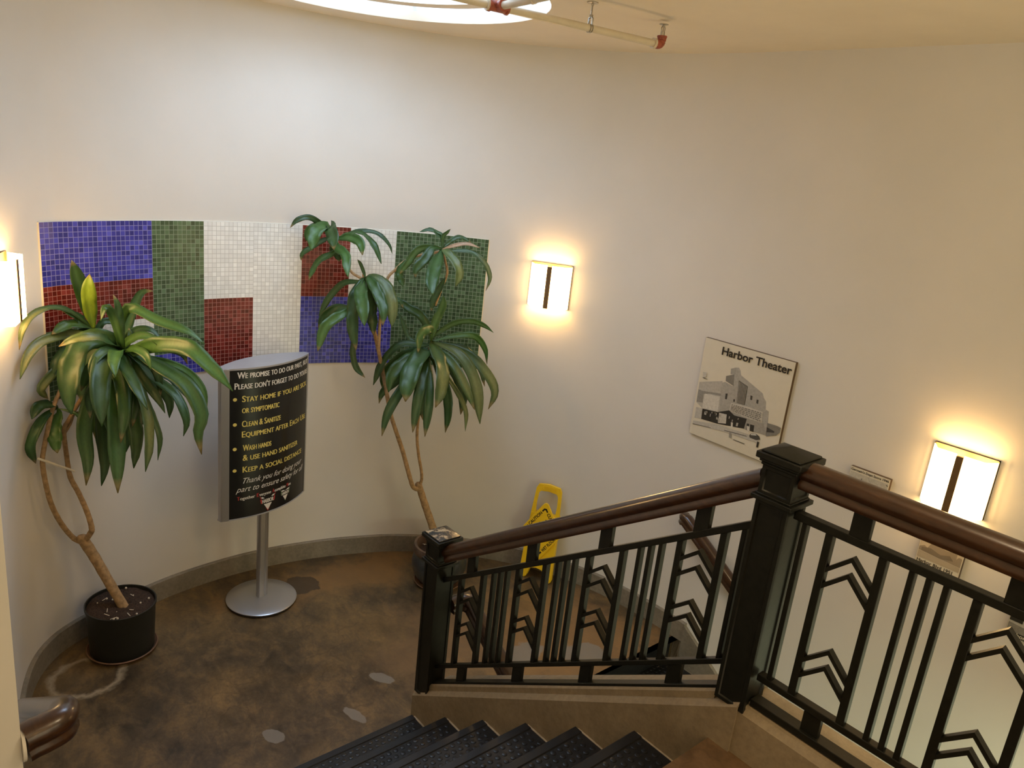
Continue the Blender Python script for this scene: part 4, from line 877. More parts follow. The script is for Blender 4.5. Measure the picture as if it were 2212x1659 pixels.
# ------------------------------------------------------------------ dracaena plants
PLANTS = {"A":[[[[-4.32,0.925,0.645],[-4.33,0.9,0.774],[-4.313,0.86,0.911],[-4.303,0.836,1.007]],0.0793,0],[[[-4.32,0.925,0.645],[-4.278,0.902,0.772],[-4.243,0.893,0.876],[-4.235,0.9,0.948]],0.072,2],[[[-4.32,0.925,0.645],[-4.295,0.817,0.748],[-4.247,0.722,0.78],[-4.185,0.637,0.762],[-4.125,0.581,0.704],[-4.097,0.559,0.616]],0.0378,3],[[[-4.32,0.925,0.645],[-4.246,0.935,0.618],[-4.292,0.811,0.633],[-4.248,0.725,0.631],[-4.201,0.655,0.618],[-4.141,0.594,0.567],[-4.086,0.551,0.476]],0.0519,4],[[[-4.191,1.024,0.541],[-4.188,1.008,0.59],[-4.188,1.029,0.725],[-4.15,1.065,0.787],[-4.027,1.159,0.742],[-3.906,1.263,0.709],[-3.827,1.323,0.657]],0.058,1],[[[-4.191,1.024,0.541],[-4.265,1.056,0.599],[-4.328,1.122,0.741],[-4.359,1.174,0.822],[-4.333,1.226,0.836]],0.0519,0],[[[-4.191,1.024,0.541],[-4.152,1.009,0.574],[-4.155,1.009,0.721],[-4.158,1.002,0.806],[-4.175,0.989,0.854]],0.0458,0],[[[-4.191,1.024,0.541],[-4.123,1.008,0.606],[-4.125,0.971,0.76],[-4.112,0.937,0.806],[-4.091,0.909,0.74]],0.0427,0],[[[-4.191,1.024,0.541],[-4.054,1.034,0.585],[-3.877,1.113,0.66],[-3.697,1.195,0.681],[-3.535,1.249,0.62],[-3.446,1.272,0.585],[-3.388,1.297,0.542]],0.0824,1],[[[-4.191,1.024,0.541],[-4.08,1.057,0.564],[-3.899,1.144,0.518],[-3.749,1.209,0.468],[-3.627,1.235,0.356],[-3.589,1.205,0.276],[-3.541,1.205,0.182]],0.0763,0],[[[-4.191,1.024,0.541],[-4.147,0.966,0.628],[-4.139,0.841,0.62],[-4.073,0.772,0.529],[-4.003,0.738,0.421],[-3.948,0.732,0.32]],0.1129,0],[[[-4.191,1.024,0.541],[-4.072,0.952,0.592],[-3.953,0.875,0.552],[-3.831,0.832,0.433],[-3.755,0.819,0.312]],0.0976,0],[[[-4.191,1.024,0.541],[-4.102,0.985,0.558],[-3.973,0.935,0.408],[-3.838,0.897,0.212],[-3.747,0.875,0.078],[-3.7,0.863,-0.018]],0.0915,0],[[[-4.191,1.024,0.541],[-4.181,0.976,0.538],[-4.111,0.902,0.307],[-4.022,0.879,0.119],[-3.967,0.868,0.013],[-3.945,0.846,-0.076]],0.0702,0],[[[-4.191,1.024,0.541],[-4.162,0.961,0.544],[-4.104,0.842,0.317],[-4.031,0.799,0.191],[-3.949,0.792,0.065],[-3.912,0.771,-0.045]],0.0732,0],[[[-4.191,1.024,0.541],[-4.134,1.02,0.522],[-4.003,1.018,0.295],[-3.92,1.007,0.134],[-3.885,0.984,0.017]],0.0732,0],[[[-4.191,1.024,0.541],[-4.086,1.019,0.534],[-3.889,1.048,0.328],[-3.785,1.032,0.178],[-3.743,1.001,0.05]],0.058,3],[[[-4.191,1.024,0.541],[-4.154,1.041,0.514],[-3.99,1.103,0.256],[-3.925,1.122,0.146],[-3.897,1.103,0.036]],0.0427,0],[[[-4.191,1.024,0.541],[-4.196,1.063,0.508],[-4.106,1.163,0.388],[-4.058,1.212,0.299],[-4.038,1.207,0.207]],0.0549,0],[[[-4.191,1.024,0.541],[-4.098,1.033,0.53],[-3.957,1.076,0.44],[-3.858,1.107,0.373],[-3.81,1.119,0.319]],0.0488,0],[[[-4.191,1.024,0.541],[-4.166,1.079,0.534],[-4.006,1.264,0.49],[-3.915,1.34,0.393],[-3.87,1.345,0.276]],0.0397,1],[[[-4.191,1.024,0.541],[-4.243,1.082,0.533],[-4.201,1.235,0.548],[-4.178,1.319,0.525],[-4.155,1.342,0.462]],0.0519,0],[[[-4.294,0.816,0.515],[-4.252,0.732,0.459],[-4.208,0.665,0.405],[-4.197,0.651,0.373],[-4.221,0.683,0.322]],0.0458,4],[[[-4.249,0.726,0.258],[-4.242,0.715,0.277],[-4.211,0.67,0.296],[-4.177,0.628,0.296],[-4.142,0.595,0.251]],0.0519,0],[[[-4.249,0.726,0.258],[-4.23,0.696,0.252],[-4.188,0.641,0.217],[-4.133,0.587,0.139],[-4.124,0.58,0.087],[-4.148,0.6,0.015]],0.0519,0],[[[-4.249,0.726,0.258],[-4.255,0.736,0.226],[-4.232,0.708,0.168],[-4.186,0.699,0.108],[-4.154,0.698,0.05]],0.0671,1],[[[-4.249,0.726,0.258],[-4.207,0.796,0.234],[-4.135,0.812,0.217],[-4.108,0.829,0.236]],0.0214,0],[[[-4.32,0.925,0.645],[-4.291,0.855,0.68],[-4.274,0.789,0.681],[-4.245,0.72,0.647]],0.0549,0],[[[-4.32,0.925,0.645],[-4.346,0.941,0.613],[-4.318,0.872,0.685],[-4.294,0.816,0.736],[-4.274,0.772,0.76]],0.058,0],[[[-4.191,1.024,0.541],[-4.244,1.044,0.586],[-4.256,1.106,0.643],[-4.227,1.174,0.649],[-4.18,1.218,0.603]],0.0366,0],[[[-4.191,1.024,0.541],[-4.115,1.018,0.607],[-4.005,1.067,0.674],[-3.905,1.11,0.671],[-3.861,1.119,0.631]],0.0519,1],[[[-4.191,1.024,0.541],[-4.109,0.967,0.612],[-4.067,0.885,0.664],[-4.06,0.791,0.663],[-4.079,0.718,0.626]],0.058,3],[[[-4.191,1.024,0.541],[-4.024,0.962,0.598],[-3.883,0.913,0.585],[-3.81,0.899,0.531]],0.0641,1],[[[-4.191,1.024,0.541],[-4.077,0.979,0.558],[-3.917,0.985,0.51],[-3.797,0.994,0.454],[-3.719,1.013,0.38]],0.061,0],[[[-4.32,0.925,0.645],[-4.241,0.96,0.593],[-4.258,0.884,0.519],[-4.236,0.842,0.403],[-4.199,0.829,0.289]],0.0732,0],[[[-4.191,1.024,0.541],[-4.286,0.968,0.518],[-4.323,0.927,0.402],[-4.324,0.887,0.243],[-4.307,0.846,0.149]],0.0732,0],[[[-4.191,1.024,0.541],[-4.223,1.008,0.518],[-4.165,1.022,0.341],[-4.113,1.02,0.162],[-4.085,1.0,0.03]],0.0732,0],[[[-4.191,1.024,0.541],[-4.259,1.006,0.509],[-4.268,0.973,0.316],[-4.255,0.946,0.125],[-4.209,0.946,-0.027]],0.0793,0],[[[-4.191,1.024,0.541],[-4.239,1.046,0.511],[-4.208,1.103,0.385],[-4.189,1.106,0.225],[-4.17,1.091,0.099]],0.0671,0],[[[-4.32,0.925,0.645],[-4.316,0.867,0.581],[-4.28,0.784,0.552],[-4.254,0.734,0.502],[-4.236,0.706,0.417]],0.0488,0],[[[-4.32,0.925,0.645],[-4.352,0.956,0.553],[-4.3,0.829,0.537],[-4.272,0.767,0.463],[-4.263,0.75,0.367]],0.0549,0],[[[-4.191,1.024,0.541],[-4.114,1.12,0.474],[-4.024,1.227,0.424],[-3.945,1.283,0.325]],0.058,0],[[[-4.191,1.024,0.541],[-4.129,0.992,0.556],[-4.109,0.91,0.525],[-4.097,0.848,0.491],[-4.079,0.803,0.391]],0.0549,1],[[[-4.191,1.024,0.541],[-4.131,0.976,0.551],[-4.025,0.963,0.482],[-3.932,0.958,0.387],[-3.883,0.937,0.264]],0.0793,0],[[[-4.191,1.024,0.541],[-4.016,1.121,0.45],[-3.879,1.193,0.382],[-3.789,1.214,0.275],[-3.768,1.192,0.2]],0.0549,0],[[[-4.191,1.024,0.541],[-4.17,0.996,0.533],[-4.129,0.954,0.422],[-4.073,0.93,0.284],[-4.021,0.918,0.145]],0.0854,0],[[[-4.191,1.024,0.541],[-4.246,0.958,0.503],[-4.254,0.911,0.391],[-4.224,0.887,0.242],[-4.172,0.88,0.085]],0.058,0],[[[-4.191,1.024,0.541],[-4.1,0.968,0.535],[-3.957,0.956,0.441],[-3.85,0.941,0.336],[-3.8,0.908,0.199]],0.061,0],[[[-4.191,1.024,0.541],[-4.118,1.033,0.537],[-4.022,1.044,0.456],[-3.958,1.029,0.352],[-3.928,0.996,0.228]],0.0549,0],[[[-4.191,1.024,0.541],[-4.137,0.955,0.545],[-4.073,0.878,0.458],[-4.018,0.831,0.382],[-3.97,0.816,0.283]],0.0519,0],[[[-4.191,1.024,0.541],[-4.139,1.055,0.549],[-4.058,1.112,0.528],[-3.99,1.142,0.462],[-3.95,1.14,0.366]],0.0458,0],[[[-4.191,1.024,0.541],[-4.089,0.978,0.586],[-4.022,0.908,0.603],[-3.974,0.844,0.567],[-3.937,0.818,0.491]],0.0488,0],[[[-4.191,1.024,0.541],[-4.091,1.022,0.582],[-3.988,1.039,0.613],[-3.895,1.062,0.599],[-3.844,1.068,0.54]],0.0458,1],[[[-4.191,1.024,0.541],[-4.249,1.022,0.548],[-4.314,1.01,0.571],[-4.361,0.987,0.561],[-4.352,0.955,0.515]],0.0366,0],[[[-4.191,1.024,0.541],[-4.216,1.042,0.555],[-4.231,1.075,0.607],[-4.257,1.078,0.657]],0.0305,0],[[[-4.32,0.925,0.645],[-4.348,0.947,0.631],[-4.361,0.98,0.67],[-4.366,1.026,0.667],[-4.342,1.047,0.626]],0.0366,0],[[[-4.32,0.925,0.645],[-4.337,0.917,0.629],[-4.317,0.869,0.63],[-4.296,0.82,0.589],[-4.287,0.799,0.525]],0.0427,0],[[[-4.191,1.024,0.541],[-4.232,1.038,0.5],[-4.224,1.055,0.385],[-4.199,1.051,0.262]],0.0549,0],[[[-4.191,1.024,0.541],[-4.324,0.964,0.476],[-4.349,0.949,0.393],[-4.343,0.933,0.298]],0.0549,0]],"B1":[[[[-4.428,2.343,1.121],[-4.466,2.286,1.188],[-4.484,2.198,1.244],[-4.498,2.12,1.225],[-4.504,2.075,1.176]],0.0385,0],[[[-4.428,2.343,1.121],[-4.395,2.258,1.2],[-4.36,2.171,1.173],[-4.32,2.128,1.065]],0.089,1],[[[-4.428,2.343,1.121],[-4.352,2.267,1.202],[-4.24,2.231,1.156],[-4.186,2.21,1.09]],0.089,0],[[[-4.428,2.343,1.121],[-4.468,2.279,1.198],[-4.485,2.193,1.164],[-4.489,2.174,1.098]],0.0556,1],[[[-4.428,2.343,1.121],[-4.312,2.369,1.152],[-4.207,2.393,1.135],[-4.156,2.388,1.064]],0.063,1],[[[-4.428,2.343,1.121],[-4.37,2.465,1.183],[-4.299,2.568,1.181],[-4.241,2.623,1.12],[-4.214,2.635,1.064]],0.0311,0],[[[-4.428,2.343,1.121],[-4.328,2.442,1.181],[-4.231,2.498,1.126],[-4.154,2.523,1.01]],0.046,0],[[[-4.428,2.343,1.121],[-4.372,2.316,1.052],[-4.389,2.223,0.997],[-4.379,2.166,0.919],[-4.371,2.144,0.873]],0.046,1],[[[-4.428,2.343,1.121],[-4.333,2.303,1.087],[-4.217,2.306,1.054],[-4.15,2.281,0.993],[-4.113,2.272,0.936]],0.0593,1],[[[-4.428,2.343,1.121],[-4.429,2.338,1.058],[-4.417,2.357,1.03],[-4.4,2.363,0.985]],0.0593,0],[[[-4.428,2.343,1.121],[-4.462,2.304,1.119],[-4.483,2.204,1.056],[-4.492,2.155,1.017],[-4.493,2.148,0.977]],0.0445,0]],"B2":[[[[-4.221,2.451,0.907],[-4.103,2.359,0.842],[-3.986,2.314,0.766],[-3.925,2.292,0.677]],0.0849,1],[[[-4.221,2.451,0.907],[-4.199,2.41,0.897],[-4.17,2.351,0.8],[-4.106,2.316,0.631],[-4.045,2.314,0.496]],0.0738,0],[[[-4.221,2.451,0.907],[-4.137,2.431,0.922],[-4.024,2.427,0.856],[-3.937,2.422,0.773],[-3.898,2.401,0.681]],0.0701,0],[[[-4.221,2.451,0.907],[-4.16,2.469,0.932],[-4.065,2.507,0.89],[-3.993,2.512,0.794],[-3.943,2.496,0.654]],0.0775,4],[[[-4.221,2.451,0.907],[-4.258,2.428,0.882],[-4.331,2.361,0.858],[-4.374,2.29,0.761],[-4.387,2.228,0.64]],0.0458,0],[[[-4.197,2.402,0.733],[-4.188,2.277,0.688],[-4.182,2.166,0.614],[-4.151,2.109,0.477]],0.0664,1],[[[-4.214,2.379,0.723],[-4.306,2.306,0.703],[-4.357,2.253,0.645],[-4.369,2.218,0.568]],0.0628,0],[[[-4.221,2.451,0.907],[-4.218,2.48,0.877],[-4.174,2.49,0.72],[-4.128,2.482,0.559]],0.0849,0],[[[-4.171,2.363,0.575],[-4.139,2.344,0.447],[-4.1,2.352,0.365],[-4.047,2.388,0.311]],0.0406,0],[[[-4.221,2.451,0.907],[-4.23,2.451,0.931],[-4.262,2.44,0.989],[-4.285,2.427,1.018]],0.0236,0],[[[-4.221,2.451,0.907],[-4.183,2.466,0.794],[-4.146,2.468,0.681]],0.0738,0],[[[-4.221,2.451,0.907],[-4.185,2.504,0.868],[-4.121,2.573,0.804],[-4.081,2.627,0.787],[-4.057,2.642,0.746]],0.0443,0]],"B3":[[[[-3.978,2.849,1.132],[-3.871,2.734,1.039],[-3.782,2.655,0.955],[-3.729,2.633,0.891]],0.0875,0],[[[-3.978,2.849,1.132],[-3.914,2.831,1.131],[-3.82,2.84,1.084],[-3.753,2.834,1.015],[-3.738,2.8,0.939]],0.063,4],[[[-3.978,2.849,1.132],[-3.995,2.806,1.144],[-4.044,2.716,1.121],[-4.054,2.652,1.038],[-4.064,2.603,0.963]],0.0482,1],[[[-3.978,2.849,1.132],[-3.987,2.783,1.137],[-3.969,2.724,1.074],[-3.97,2.66,1.008],[-3.952,2.648,0.96]],0.063,0],[[[-3.978,2.849,1.132],[-3.997,2.856,1.196],[-4.055,2.811,1.242],[-4.099,2.753,1.223]],0.0282,0],[[[-3.978,2.849,1.132],[-4.0,2.861,1.214],[-4.028,2.838,1.235],[-4.053,2.818,1.253]],0.0193,0],[[[-3.978,2.849,1.132],[-3.996,2.863,1.211],[-3.988,2.882,1.234],[-3.979,2.905,1.262]],0.0237,0],[[[-3.978,2.849,1.132],[-3.984,2.878,1.157],[-3.955,2.952,1.215],[-3.896,3.013,1.191]],0.0297,0],[[[-3.978,2.849,1.132],[-3.916,2.91,1.168],[-3.862,2.96,1.184],[-3.803,3.014,1.169]],0.0282,5],[[[-3.978,2.849,1.132],[-3.948,2.856,1.126],[-3.837,2.965,1.14],[-3.753,3.018,1.087],[-3.697,3.032,1.001],[-3.688,3.002,0.918]],0.0334,3],[[[-4.107,2.668,1.044],[-4.11,2.632,0.969],[-4.069,2.639,0.88]],0.0482,0],[[[-3.915,2.848,0.964],[-3.917,2.816,0.897],[-3.923,2.777,0.822],[-3.913,2.759,0.753]],0.0482,0]],"B4":[[[[-4.029,2.86,0.515],[-4.035,2.862,0.538],[-4.048,2.898,0.652],[-4.046,2.943,0.753],[-4.065,2.95,0.819]],0.0581,1],[[[-4.029,2.86,0.515],[-4.048,2.871,0.534],[-4.0,2.989,0.634],[-3.935,3.093,0.667],[-3.872,3.165,0.646],[-3.82,3.21,0.607]],0.0403,1],[[[-4.029,2.86,0.515],[-3.96,2.987,0.564],[-3.883,3.103,0.575],[-3.822,3.155,0.498],[-3.789,3.156,0.401]],0.0464,1],[[[-4.029,2.86,0.515],[-3.977,2.806,0.618],[-3.948,2.712,0.591],[-3.905,2.675,0.489]],0.0635,1],[[[-4.029,2.86,0.515],[-4.072,2.863,0.593],[-4.14,2.837,0.674],[-4.208,2.786,0.709],[-4.285,2.729,0.766]],0.0619,0],[[[-4.029,2.86,0.515],[-4.016,2.807,0.498],[-4.09,2.673,0.497],[-4.116,2.564,0.389],[-4.112,2.489,0.231]],0.0658,0],[[[-4.02,2.83,0.424],[-3.947,2.761,0.488],[-3.889,2.64,0.412],[-3.826,2.564,0.306],[-3.789,2.53,0.214]],0.1239,0],[[[-4.02,2.83,0.424],[-3.983,2.769,0.462],[-3.997,2.622,0.392],[-3.982,2.54,0.318],[-3.954,2.508,0.228]],0.0851,0],[[[-4.029,2.86,0.515],[-3.917,2.803,0.508],[-3.771,2.774,0.416],[-3.685,2.716,0.293],[-3.66,2.668,0.199]],0.0968,3],[[[-4.029,2.86,0.515],[-3.949,2.861,0.519],[-3.797,2.935,0.473],[-3.657,2.971,0.312],[-3.563,2.959,0.081]],0.0774,4],[[[-4.029,2.86,0.515],[-3.943,2.904,0.51],[-3.794,3.009,0.468],[-3.661,3.075,0.356],[-3.597,3.084,0.262],[-3.592,3.039,0.161]],0.0712,3],[[[-4.02,2.83,0.424],[-3.968,2.764,0.411],[-3.953,2.606,0.241],[-3.932,2.499,0.095],[-3.904,2.447,-0.042]],0.0635,0],[[[-4.02,2.83,0.424],[-3.908,2.74,0.429],[-3.796,2.635,0.269],[-3.723,2.555,0.028]],0.0697,0],[[[-4.02,2.83,0.424],[-3.906,2.758,0.413],[-3.769,2.691,0.232],[-3.69,2.627,0.001]],0.0619,0],[[[-4.02,2.83,0.424],[-3.934,2.832,0.414],[-3.792,2.842,0.247],[-3.718,2.817,0.114],[-3.69,2.784,0.004]],0.0658,0],[[[-4.02,2.83,0.424],[-3.924,2.857,0.375],[-3.799,2.901,0.27],[-3.691,2.93,0.139],[-3.647,2.912,0.008]],0.0348,4],[[[-4.029,2.86,0.515],[-3.968,2.951,0.5],[-3.885,3.057,0.473],[-3.813,3.112,0.374],[-3.758,3.129,0.257]],0.0542,0],[[[-4.029,2.86,0.515],[-4.065,2.84,0.492],[-4.151,2.775,0.507],[-4.23,2.752,0.618],[-4.27,2.737,0.674]],0.0348,0],[[[-4.02,2.83,0.424],[-4.019,2.79,0.396],[-4.067,2.658,0.274],[-4.104,2.562,0.185],[-4.097,2.53,0.106]],0.0581,0],[[[-4.02,2.83,0.424],[-4.039,2.853,0.457],[-4.039,2.827,0.338],[-4.004,2.801,0.147],[-3.958,2.794,-0.002]],0.0851,0],[[[-4.029,2.86,0.515],[-4.008,2.879,0.463],[-3.883,2.975,0.327],[-3.815,2.998,0.182],[-3.794,2.976,0.068]],0.0735,0],[[[-4.029,2.86,0.515],[-3.941,2.82,0.5],[-3.787,2.856,0.444],[-3.65,2.88,0.316],[-3.558,2.9,0.186]],0.0619,3],[[[-4.02,2.83,0.424],[-4.058,2.828,0.462],[-4.14,2.73,0.401],[-4.195,2.628,0.273],[-4.175,2.606,0.159]],0.0697,0]],"T1":[[-4.12,0.996,-0.978],[-4.186,0.923,-0.797],[-4.237,0.86,-0.63],[-4.26,0.808,-0.508]],"T1l":[[-4.25,0.81,-0.53],[-4.27,0.77,-0.503],[-4.242,0.715,-0.399],[-4.211,0.669,-0.267],[-4.192,0.645,-0.136],[-4.183,0.634,-0.002],[-4.193,0.646,0.068],[-4.217,0.677,0.18],[-4.236,0.706,0.269],[-4.26,0.745,0.344],[-4.296,0.821,0.462],[-4.329,0.917,0.65]],"T1r":[[-4.246,0.823,-0.511],[-4.22,0.84,-0.467],[-4.203,0.845,-0.427],[-4.223,0.83,-0.336],[-4.258,0.802,-0.235],[-4.273,0.77,-0.141],[-4.267,0.758,-0.017],[-4.263,0.752,0.128],[-4.279,0.783,0.182],[-4.274,0.875,0.338],[-4.199,1.007,0.522]],"T1s":[[-4.266,0.755,0.113],[-4.281,0.786,0.155],[-4.29,0.807,0.2],[-4.303,0.836,0.205]],"tie":[[-4.171,0.622,0.025],[-4.232,0.699,-0.043],[-4.279,0.782,-0.108]],"T2":[[-3.846,2.936,-0.958],[-3.887,2.896,-0.787],[-3.934,2.847,-0.619],[-3.968,2.804,-0.474]],"T2l":[[-3.956,2.802,-0.507],[-3.954,2.753,-0.476],[-3.957,2.719,-0.395],[-4.002,2.679,-0.22],[-4.038,2.636,-0.077],[-4.062,2.599,0.05],[-4.112,2.569,0.262],[-4.151,2.539,0.442],[-4.19,2.506,0.618],[-4.232,2.469,0.792],[-4.242,2.453,0.932]],"T2r":[[-3.961,2.807,-0.483],[-3.943,2.809,-0.424],[-3.942,2.798,-0.353],[-3.963,2.78,-0.24],[-3.987,2.773,-0.097],[-4.007,2.795,0.107],[-4.025,2.825,0.325],[-4.029,2.861,0.518]],"T2a":[[-4.228,2.454,0.897],[-4.258,2.427,0.912],[-4.302,2.391,0.943],[-4.376,2.354,1.048],[-4.433,2.343,1.17]],"T2c":[[-4.088,2.5,0.461],[-4.143,2.531,0.688],[-4.176,2.581,0.899],[-4.155,2.631,0.976],[-4.128,2.682,1.036],[-4.08,2.748,1.077],[-3.992,2.859,1.118]],"T2d":[[-3.923,2.792,0.785],[-3.927,2.838,0.902],[-3.931,2.871,0.989],[-3.959,2.87,1.058],[-3.987,2.863,1.113]]}
TINT = {0: (0.023, 0.063, 0.012), 1: (0.041, 0.102, 0.019), 2: (0.19, 0.29, 0.025), 3: (0.036, 0.080, 0.017), 4: (0.056, 0.088, 0.022), 5: (0.42, 0.28, 0.17)}
CAMP = Vector((0, 0, 1.7))
def leaf_into(mb, cols, pts, width, tint, rnd):
    n = 22; P0 = catmull(pts, 6); 
    # resample by length
    L = [0.0]
    for a, b in zip(P0, P0[1:]): L.append(L[-1]+(b-a).length)
    Q = []
    for k in range(n+1):
        d = L[-1]*k/n; i = max(j for j in range(len(L)-1) if L[j] <= d or j == 0); Q.append(P0[i].lerp(P0[i+1], (d-L[i])/max(1e-6, L[i+1]-L[i])))
    mid = Q[n//2]; out = (CAMP-mid).normalized()
    nrm = (out*.8+Vector((rnd.uniform(-.35, .35), rnd.uniform(-.35, .35), rnd.uniform(.1, .5)))).normalized()
    ph = rnd.uniform(0, 6); wv = rnd.uniform(.08, .20); fq = rnd.uniform(14, 30); vs = []; base = TINT[tint]; jit = rnd.uniform(.8, 1.25)
    tipc = rnd.random()
    o = len(mb.v)
    for k, q in enumerate(Q):
        t_ = k/n; tan = (Q[min(k+1, n)]-Q[max(k-1, 0)]).normalized()
        side = tan.cross(nrm)
        if side.length < .25: side = tan.cross(Vector((0.3, 0.2, 0.9)))
        side.normalize(); up = side.cross(tan).normalized()
        wd = (.20+.80*math.sin(min(1, t_/.42)*PI/2)**1.3) if t_ < .42 else 1.0
        if t_ > .62: wd = max(.05, 1-((t_-.62)/.38)**2.6)
        wd *= width*.5
        rip = (math.sin(t_*fq+ph)*wv+math.sin(t_*fq*2.3+ph*2)*wv*.5)*wd; tw = math.sin(t_*4+ph)*.22
        s2 = (side*math.cos(tw)+up*math.sin(tw))
        fold = .24*wd
        vs += [q-s2*wd+up*(fold+rip), q-s2*wd*.5+up*(fold*.42+rip*.4), q, q+s2*wd*.5+up*(fold*.42-rip*.4), q+s2*wd+up*(fold-rip)]
        for j in range(5):
            c = [x*jit for x in base]
            if j == 2: c = [x*1.35+.012 for x in c]
            elif j in (0, 4): c = [x*.9 for x in c]
            if tint in (3, 4) and .45 < t_ < .98: f = (.42 if j in (1, 2) else .08)*max(0, math.sin((t_-.45)*6)); c = [a*(1-f)+b*f for a, b in zip(c, (.30, .27, .09))]
            if t_ > .92 and tipc > .45: c = [a*.4+b*.6 for a, b in zip(c, (.26, .17, .07))]
            cols.append(c)
    mb.add(vs, [(k*5+j, (k+1)*5+j, (k+1)*5+j+1, k*5+j+1) for k in range(n) for j in range(4)], 0, True)
def crown(name, leaves, parent, seed):
    rnd = random.Random(seed); mb = MB(); cols = []
    for pts, width, tint in leaves: leaf_into(mb, cols, pts, width*.98, tint, rnd)
    off = Vector(parent.location) if parent.parent is None else Vector(parent.parent.location)
    me = bpy.data.meshes.new(name); me.from_pydata([v-Vector(parent.location) for v in mb.v], [], mb.f); me.materials.append(MLEAF)
    for pl in me.polygons: pl.use_smooth = True
    at = me.color_attributes.new('leafcol', 'FLOAT_COLOR', 'POINT')
    for i, c in enumerate(cols): at.data[i].color = (*c, 1)
    o = bpy.data.objects.new(name, me); COL.objects.link(o); o.parent = parent
    sd = o.modifiers.new('thick', 'SOLIDIFY'); sd.thickness = 0.0012
    return o
def stem(name, pts, r0, r1, parent, nodes=True, n=10):
    q = catmull(pts, 6); k = len(q); rs = [(r0+(r1-r0)*i/(k-1))*(1+(.05 if nodes and i % 3 == 0 else 0)) for i in range(k)]
    mb = MB(); mb.tube(q, rs, n); return mk(name, mb, MBARK, parent)
def soil(parent, c, r, z, seed):
    rnd = random.Random(seed); mb = MB(); n = 26; m = 7; vs = []; c = Vector(c)
    vs.append(Vector((c.x, c.y, z+.008)))
    for i in range(1, m+1):
        for k in range(n):
            a = 2*PI*k/n; rr = r*i/m; vs.append(Vector((c.x+rr*math.cos(a), c.y+rr*math.sin(a), z+rnd.uniform(-.004, .009)-(.004 if i == m else 0))))
    fs = [(0, 1+k, 1+(k+1) % n) for k in range(n)]
    for i in range(m-1):
        for k in range(n): a = 1+i*n+k; b = 1+i*n+(k+1) % n; fs.append((a, a+n, b+n, b))
    mb.add(vs, fs, 0, True); s = mk('soil', mb, MSOIL, parent)
    mb = MB()
    for k in range(19):
        a = rnd.uniform(0, 2*PI); rr = r*math.sqrt(rnd.uniform(.12, .85)); p = Vector((c.x+rr*math.cos(a), c.y+rr*math.sin(a), z+.009)); 
        if k < 11: mb.sphere(p, rnd.uniform(.003, .007), 4)
        else:
            d = Vector((math.cos(a*3), math.sin(a*3), 0))*rnd.uniform(.008, .02); mb.tube([p-d, p+d], .0022, 5)
    o = mk('soil_litter', mb, MPERL, s); o['kind'] = 'stuff'
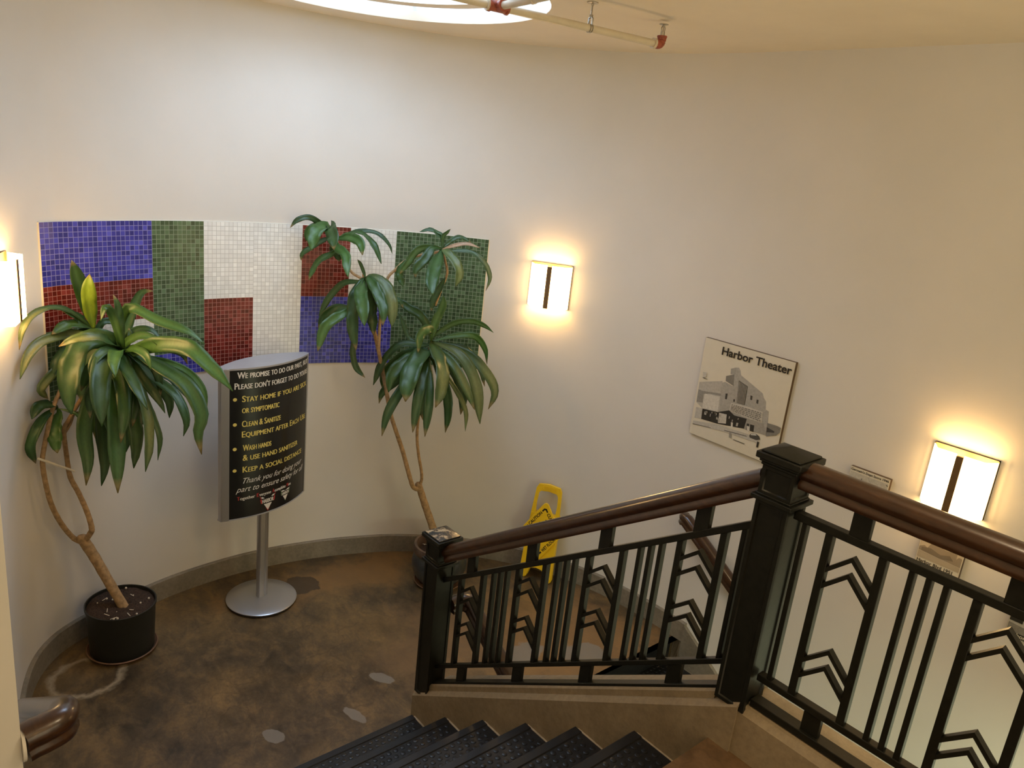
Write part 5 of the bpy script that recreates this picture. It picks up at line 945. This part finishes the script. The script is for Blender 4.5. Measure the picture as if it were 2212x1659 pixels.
def dracaena_left():
    c = Vector((-4.165, .965, ZF))
    t = thing('potted_dracaena', 'leaning bushy dracaena in a plain black pot at the left of the landing', 'plant', c)
    mb = MB(); mb.lathe([(.001, .002), (.165, .002), (.182, .022), (.186, .024), (.180, .028), (.166, .012), (.001, .010)], c, 48); plabel(mk('saucer', mb, MSAUCER, t), 'low brown saucer')
    mb = MB(); mb.lathe([(.001, .013), (.166, .013), (.179, .285), (.184, .288), (.184, .302), (.1775, .302), (.175, .270), (.001, .262)], c, 56); mk('pot', mb, MPOT, t)
    soil(t, c, .1755, ZF+.284, 3)
    T = PLANTS
    tr = T['T1']; tr = [[tr[0][0], tr[0][1], ZF+.262]]+tr
    stem('trunk', tr, .026, .028, t)
    mb = MB(); e = Vector(T['T1'][-1]); mb.sphere(e+Vector((0, 0, -.002)), .031, 8, 0, .8); mk('cut_top', mb, MBARK, t)
    stem('branch', T['T1l'], .014, .0095, t); b = stem('branch', T['T1r'], .0155, .0095, t)
    stem('side_shoot', T['T1s'], .008, .006, t)
    mb = MB(); tie = [Vector(p) for p in T['tie']]; side = Vector((.64, .28, -.1)).normalized(); up = Vector((0, 0, .012)); fw = (CAMP-tie[1]).normalized()*.02
    loop = catmull([tie[0]-side*.012, tie[0]+fw, tie[1]+fw+up*.1, tie[2]+fw, tie[2]+side*.012], 4); mb.tube(loop, .0062, 6); mb.tube([p-fw*2 for p in loop], .0062, 6)
    plabel(mk('twine_tie', mb, MTWINE, t), 'pale twine tied round both branches')
    A = T['A']; young = A[0:2]; low = A[23:26]; rest = A[2:23]+A[26:]
    plabel(crown('leaf_crown', rest, t, 11), 'big drooping head of dark green leaves'); plabel(crown('leaf_crown', young, t, 12), 'young upright yellow-green leaves'); plabel(crown('leaf_crown', low, t, 13), 'three small leaves low on the left branch')
dracaena_left()
def dracaena_right():
    c = Vector((-3.85, 2.95, ZF))
    t = thing('potted_dracaena', 'tall thin dracaena with several leaf heads in a round glazed pot behind the foot newel', 'plant', c)
    mb = MB(); mb.lathe([(.001, .002), (.150, .002), (.165, .016), (.170, .018), (.165, .022), (.150, .012), (.001, .010)], c, 48); mk('saucer', mb, MSAUCER, t)
    mb = MB(); mb.lathe([(.001, .012), (.125, .012), (.165, .06), (.192, .125), (.195, .17), (.182, .225), (.170, .245)], c, 56); plabel(mk('pot', mb, MGLAZE, t), 'round blue-grey glazed pot')
    mb = MB(); mb.lathe([(.170, .242), (.188, .247), (.192, .258), (.184, .299), (.168, .299), (.158, .255), (.156, .21)], c, 56); plabel(mk('pot_rim', mb, MRIM, t), 'thick brown rim of the pot')
    soil(t, c, .160, ZF+.228, 4)
    T = PLANTS; tr = T['T2']; tr = [[c.x+.01, c.y+.0, ZF+.21]]+tr[1:]
    stem('trunk', tr, .027, .023, t)
    mb = MB(); mb.sphere(Vector(tr[-1]), .0245, 8, 0, .8); mk('cut_top', mb, MBARK, t)
    stem('branch', T['T2l'], .0155, .011, t); stem('branch', T['T2r'], .0105, .009, t)
    stem('branch', T['T2a'], .009, .007, t); stem('branch', T['T2c'], .010, .0075, t); stem('branch', T['T2d'], .008, .007, t)
    for k, nm in (('B1', 'highest head of leaves, nearest the middle of the mosaic'), ('B2', 'head of long hanging leaves in front of the blue tiles'), ('B3', 'sparse head of leaves in front of the green tiles'), ('B4', 'largest and lowest head of leaves')):
        plabel(crown('leaf_crown', T[k], t, ord(k[1])), nm)
dracaena_right()
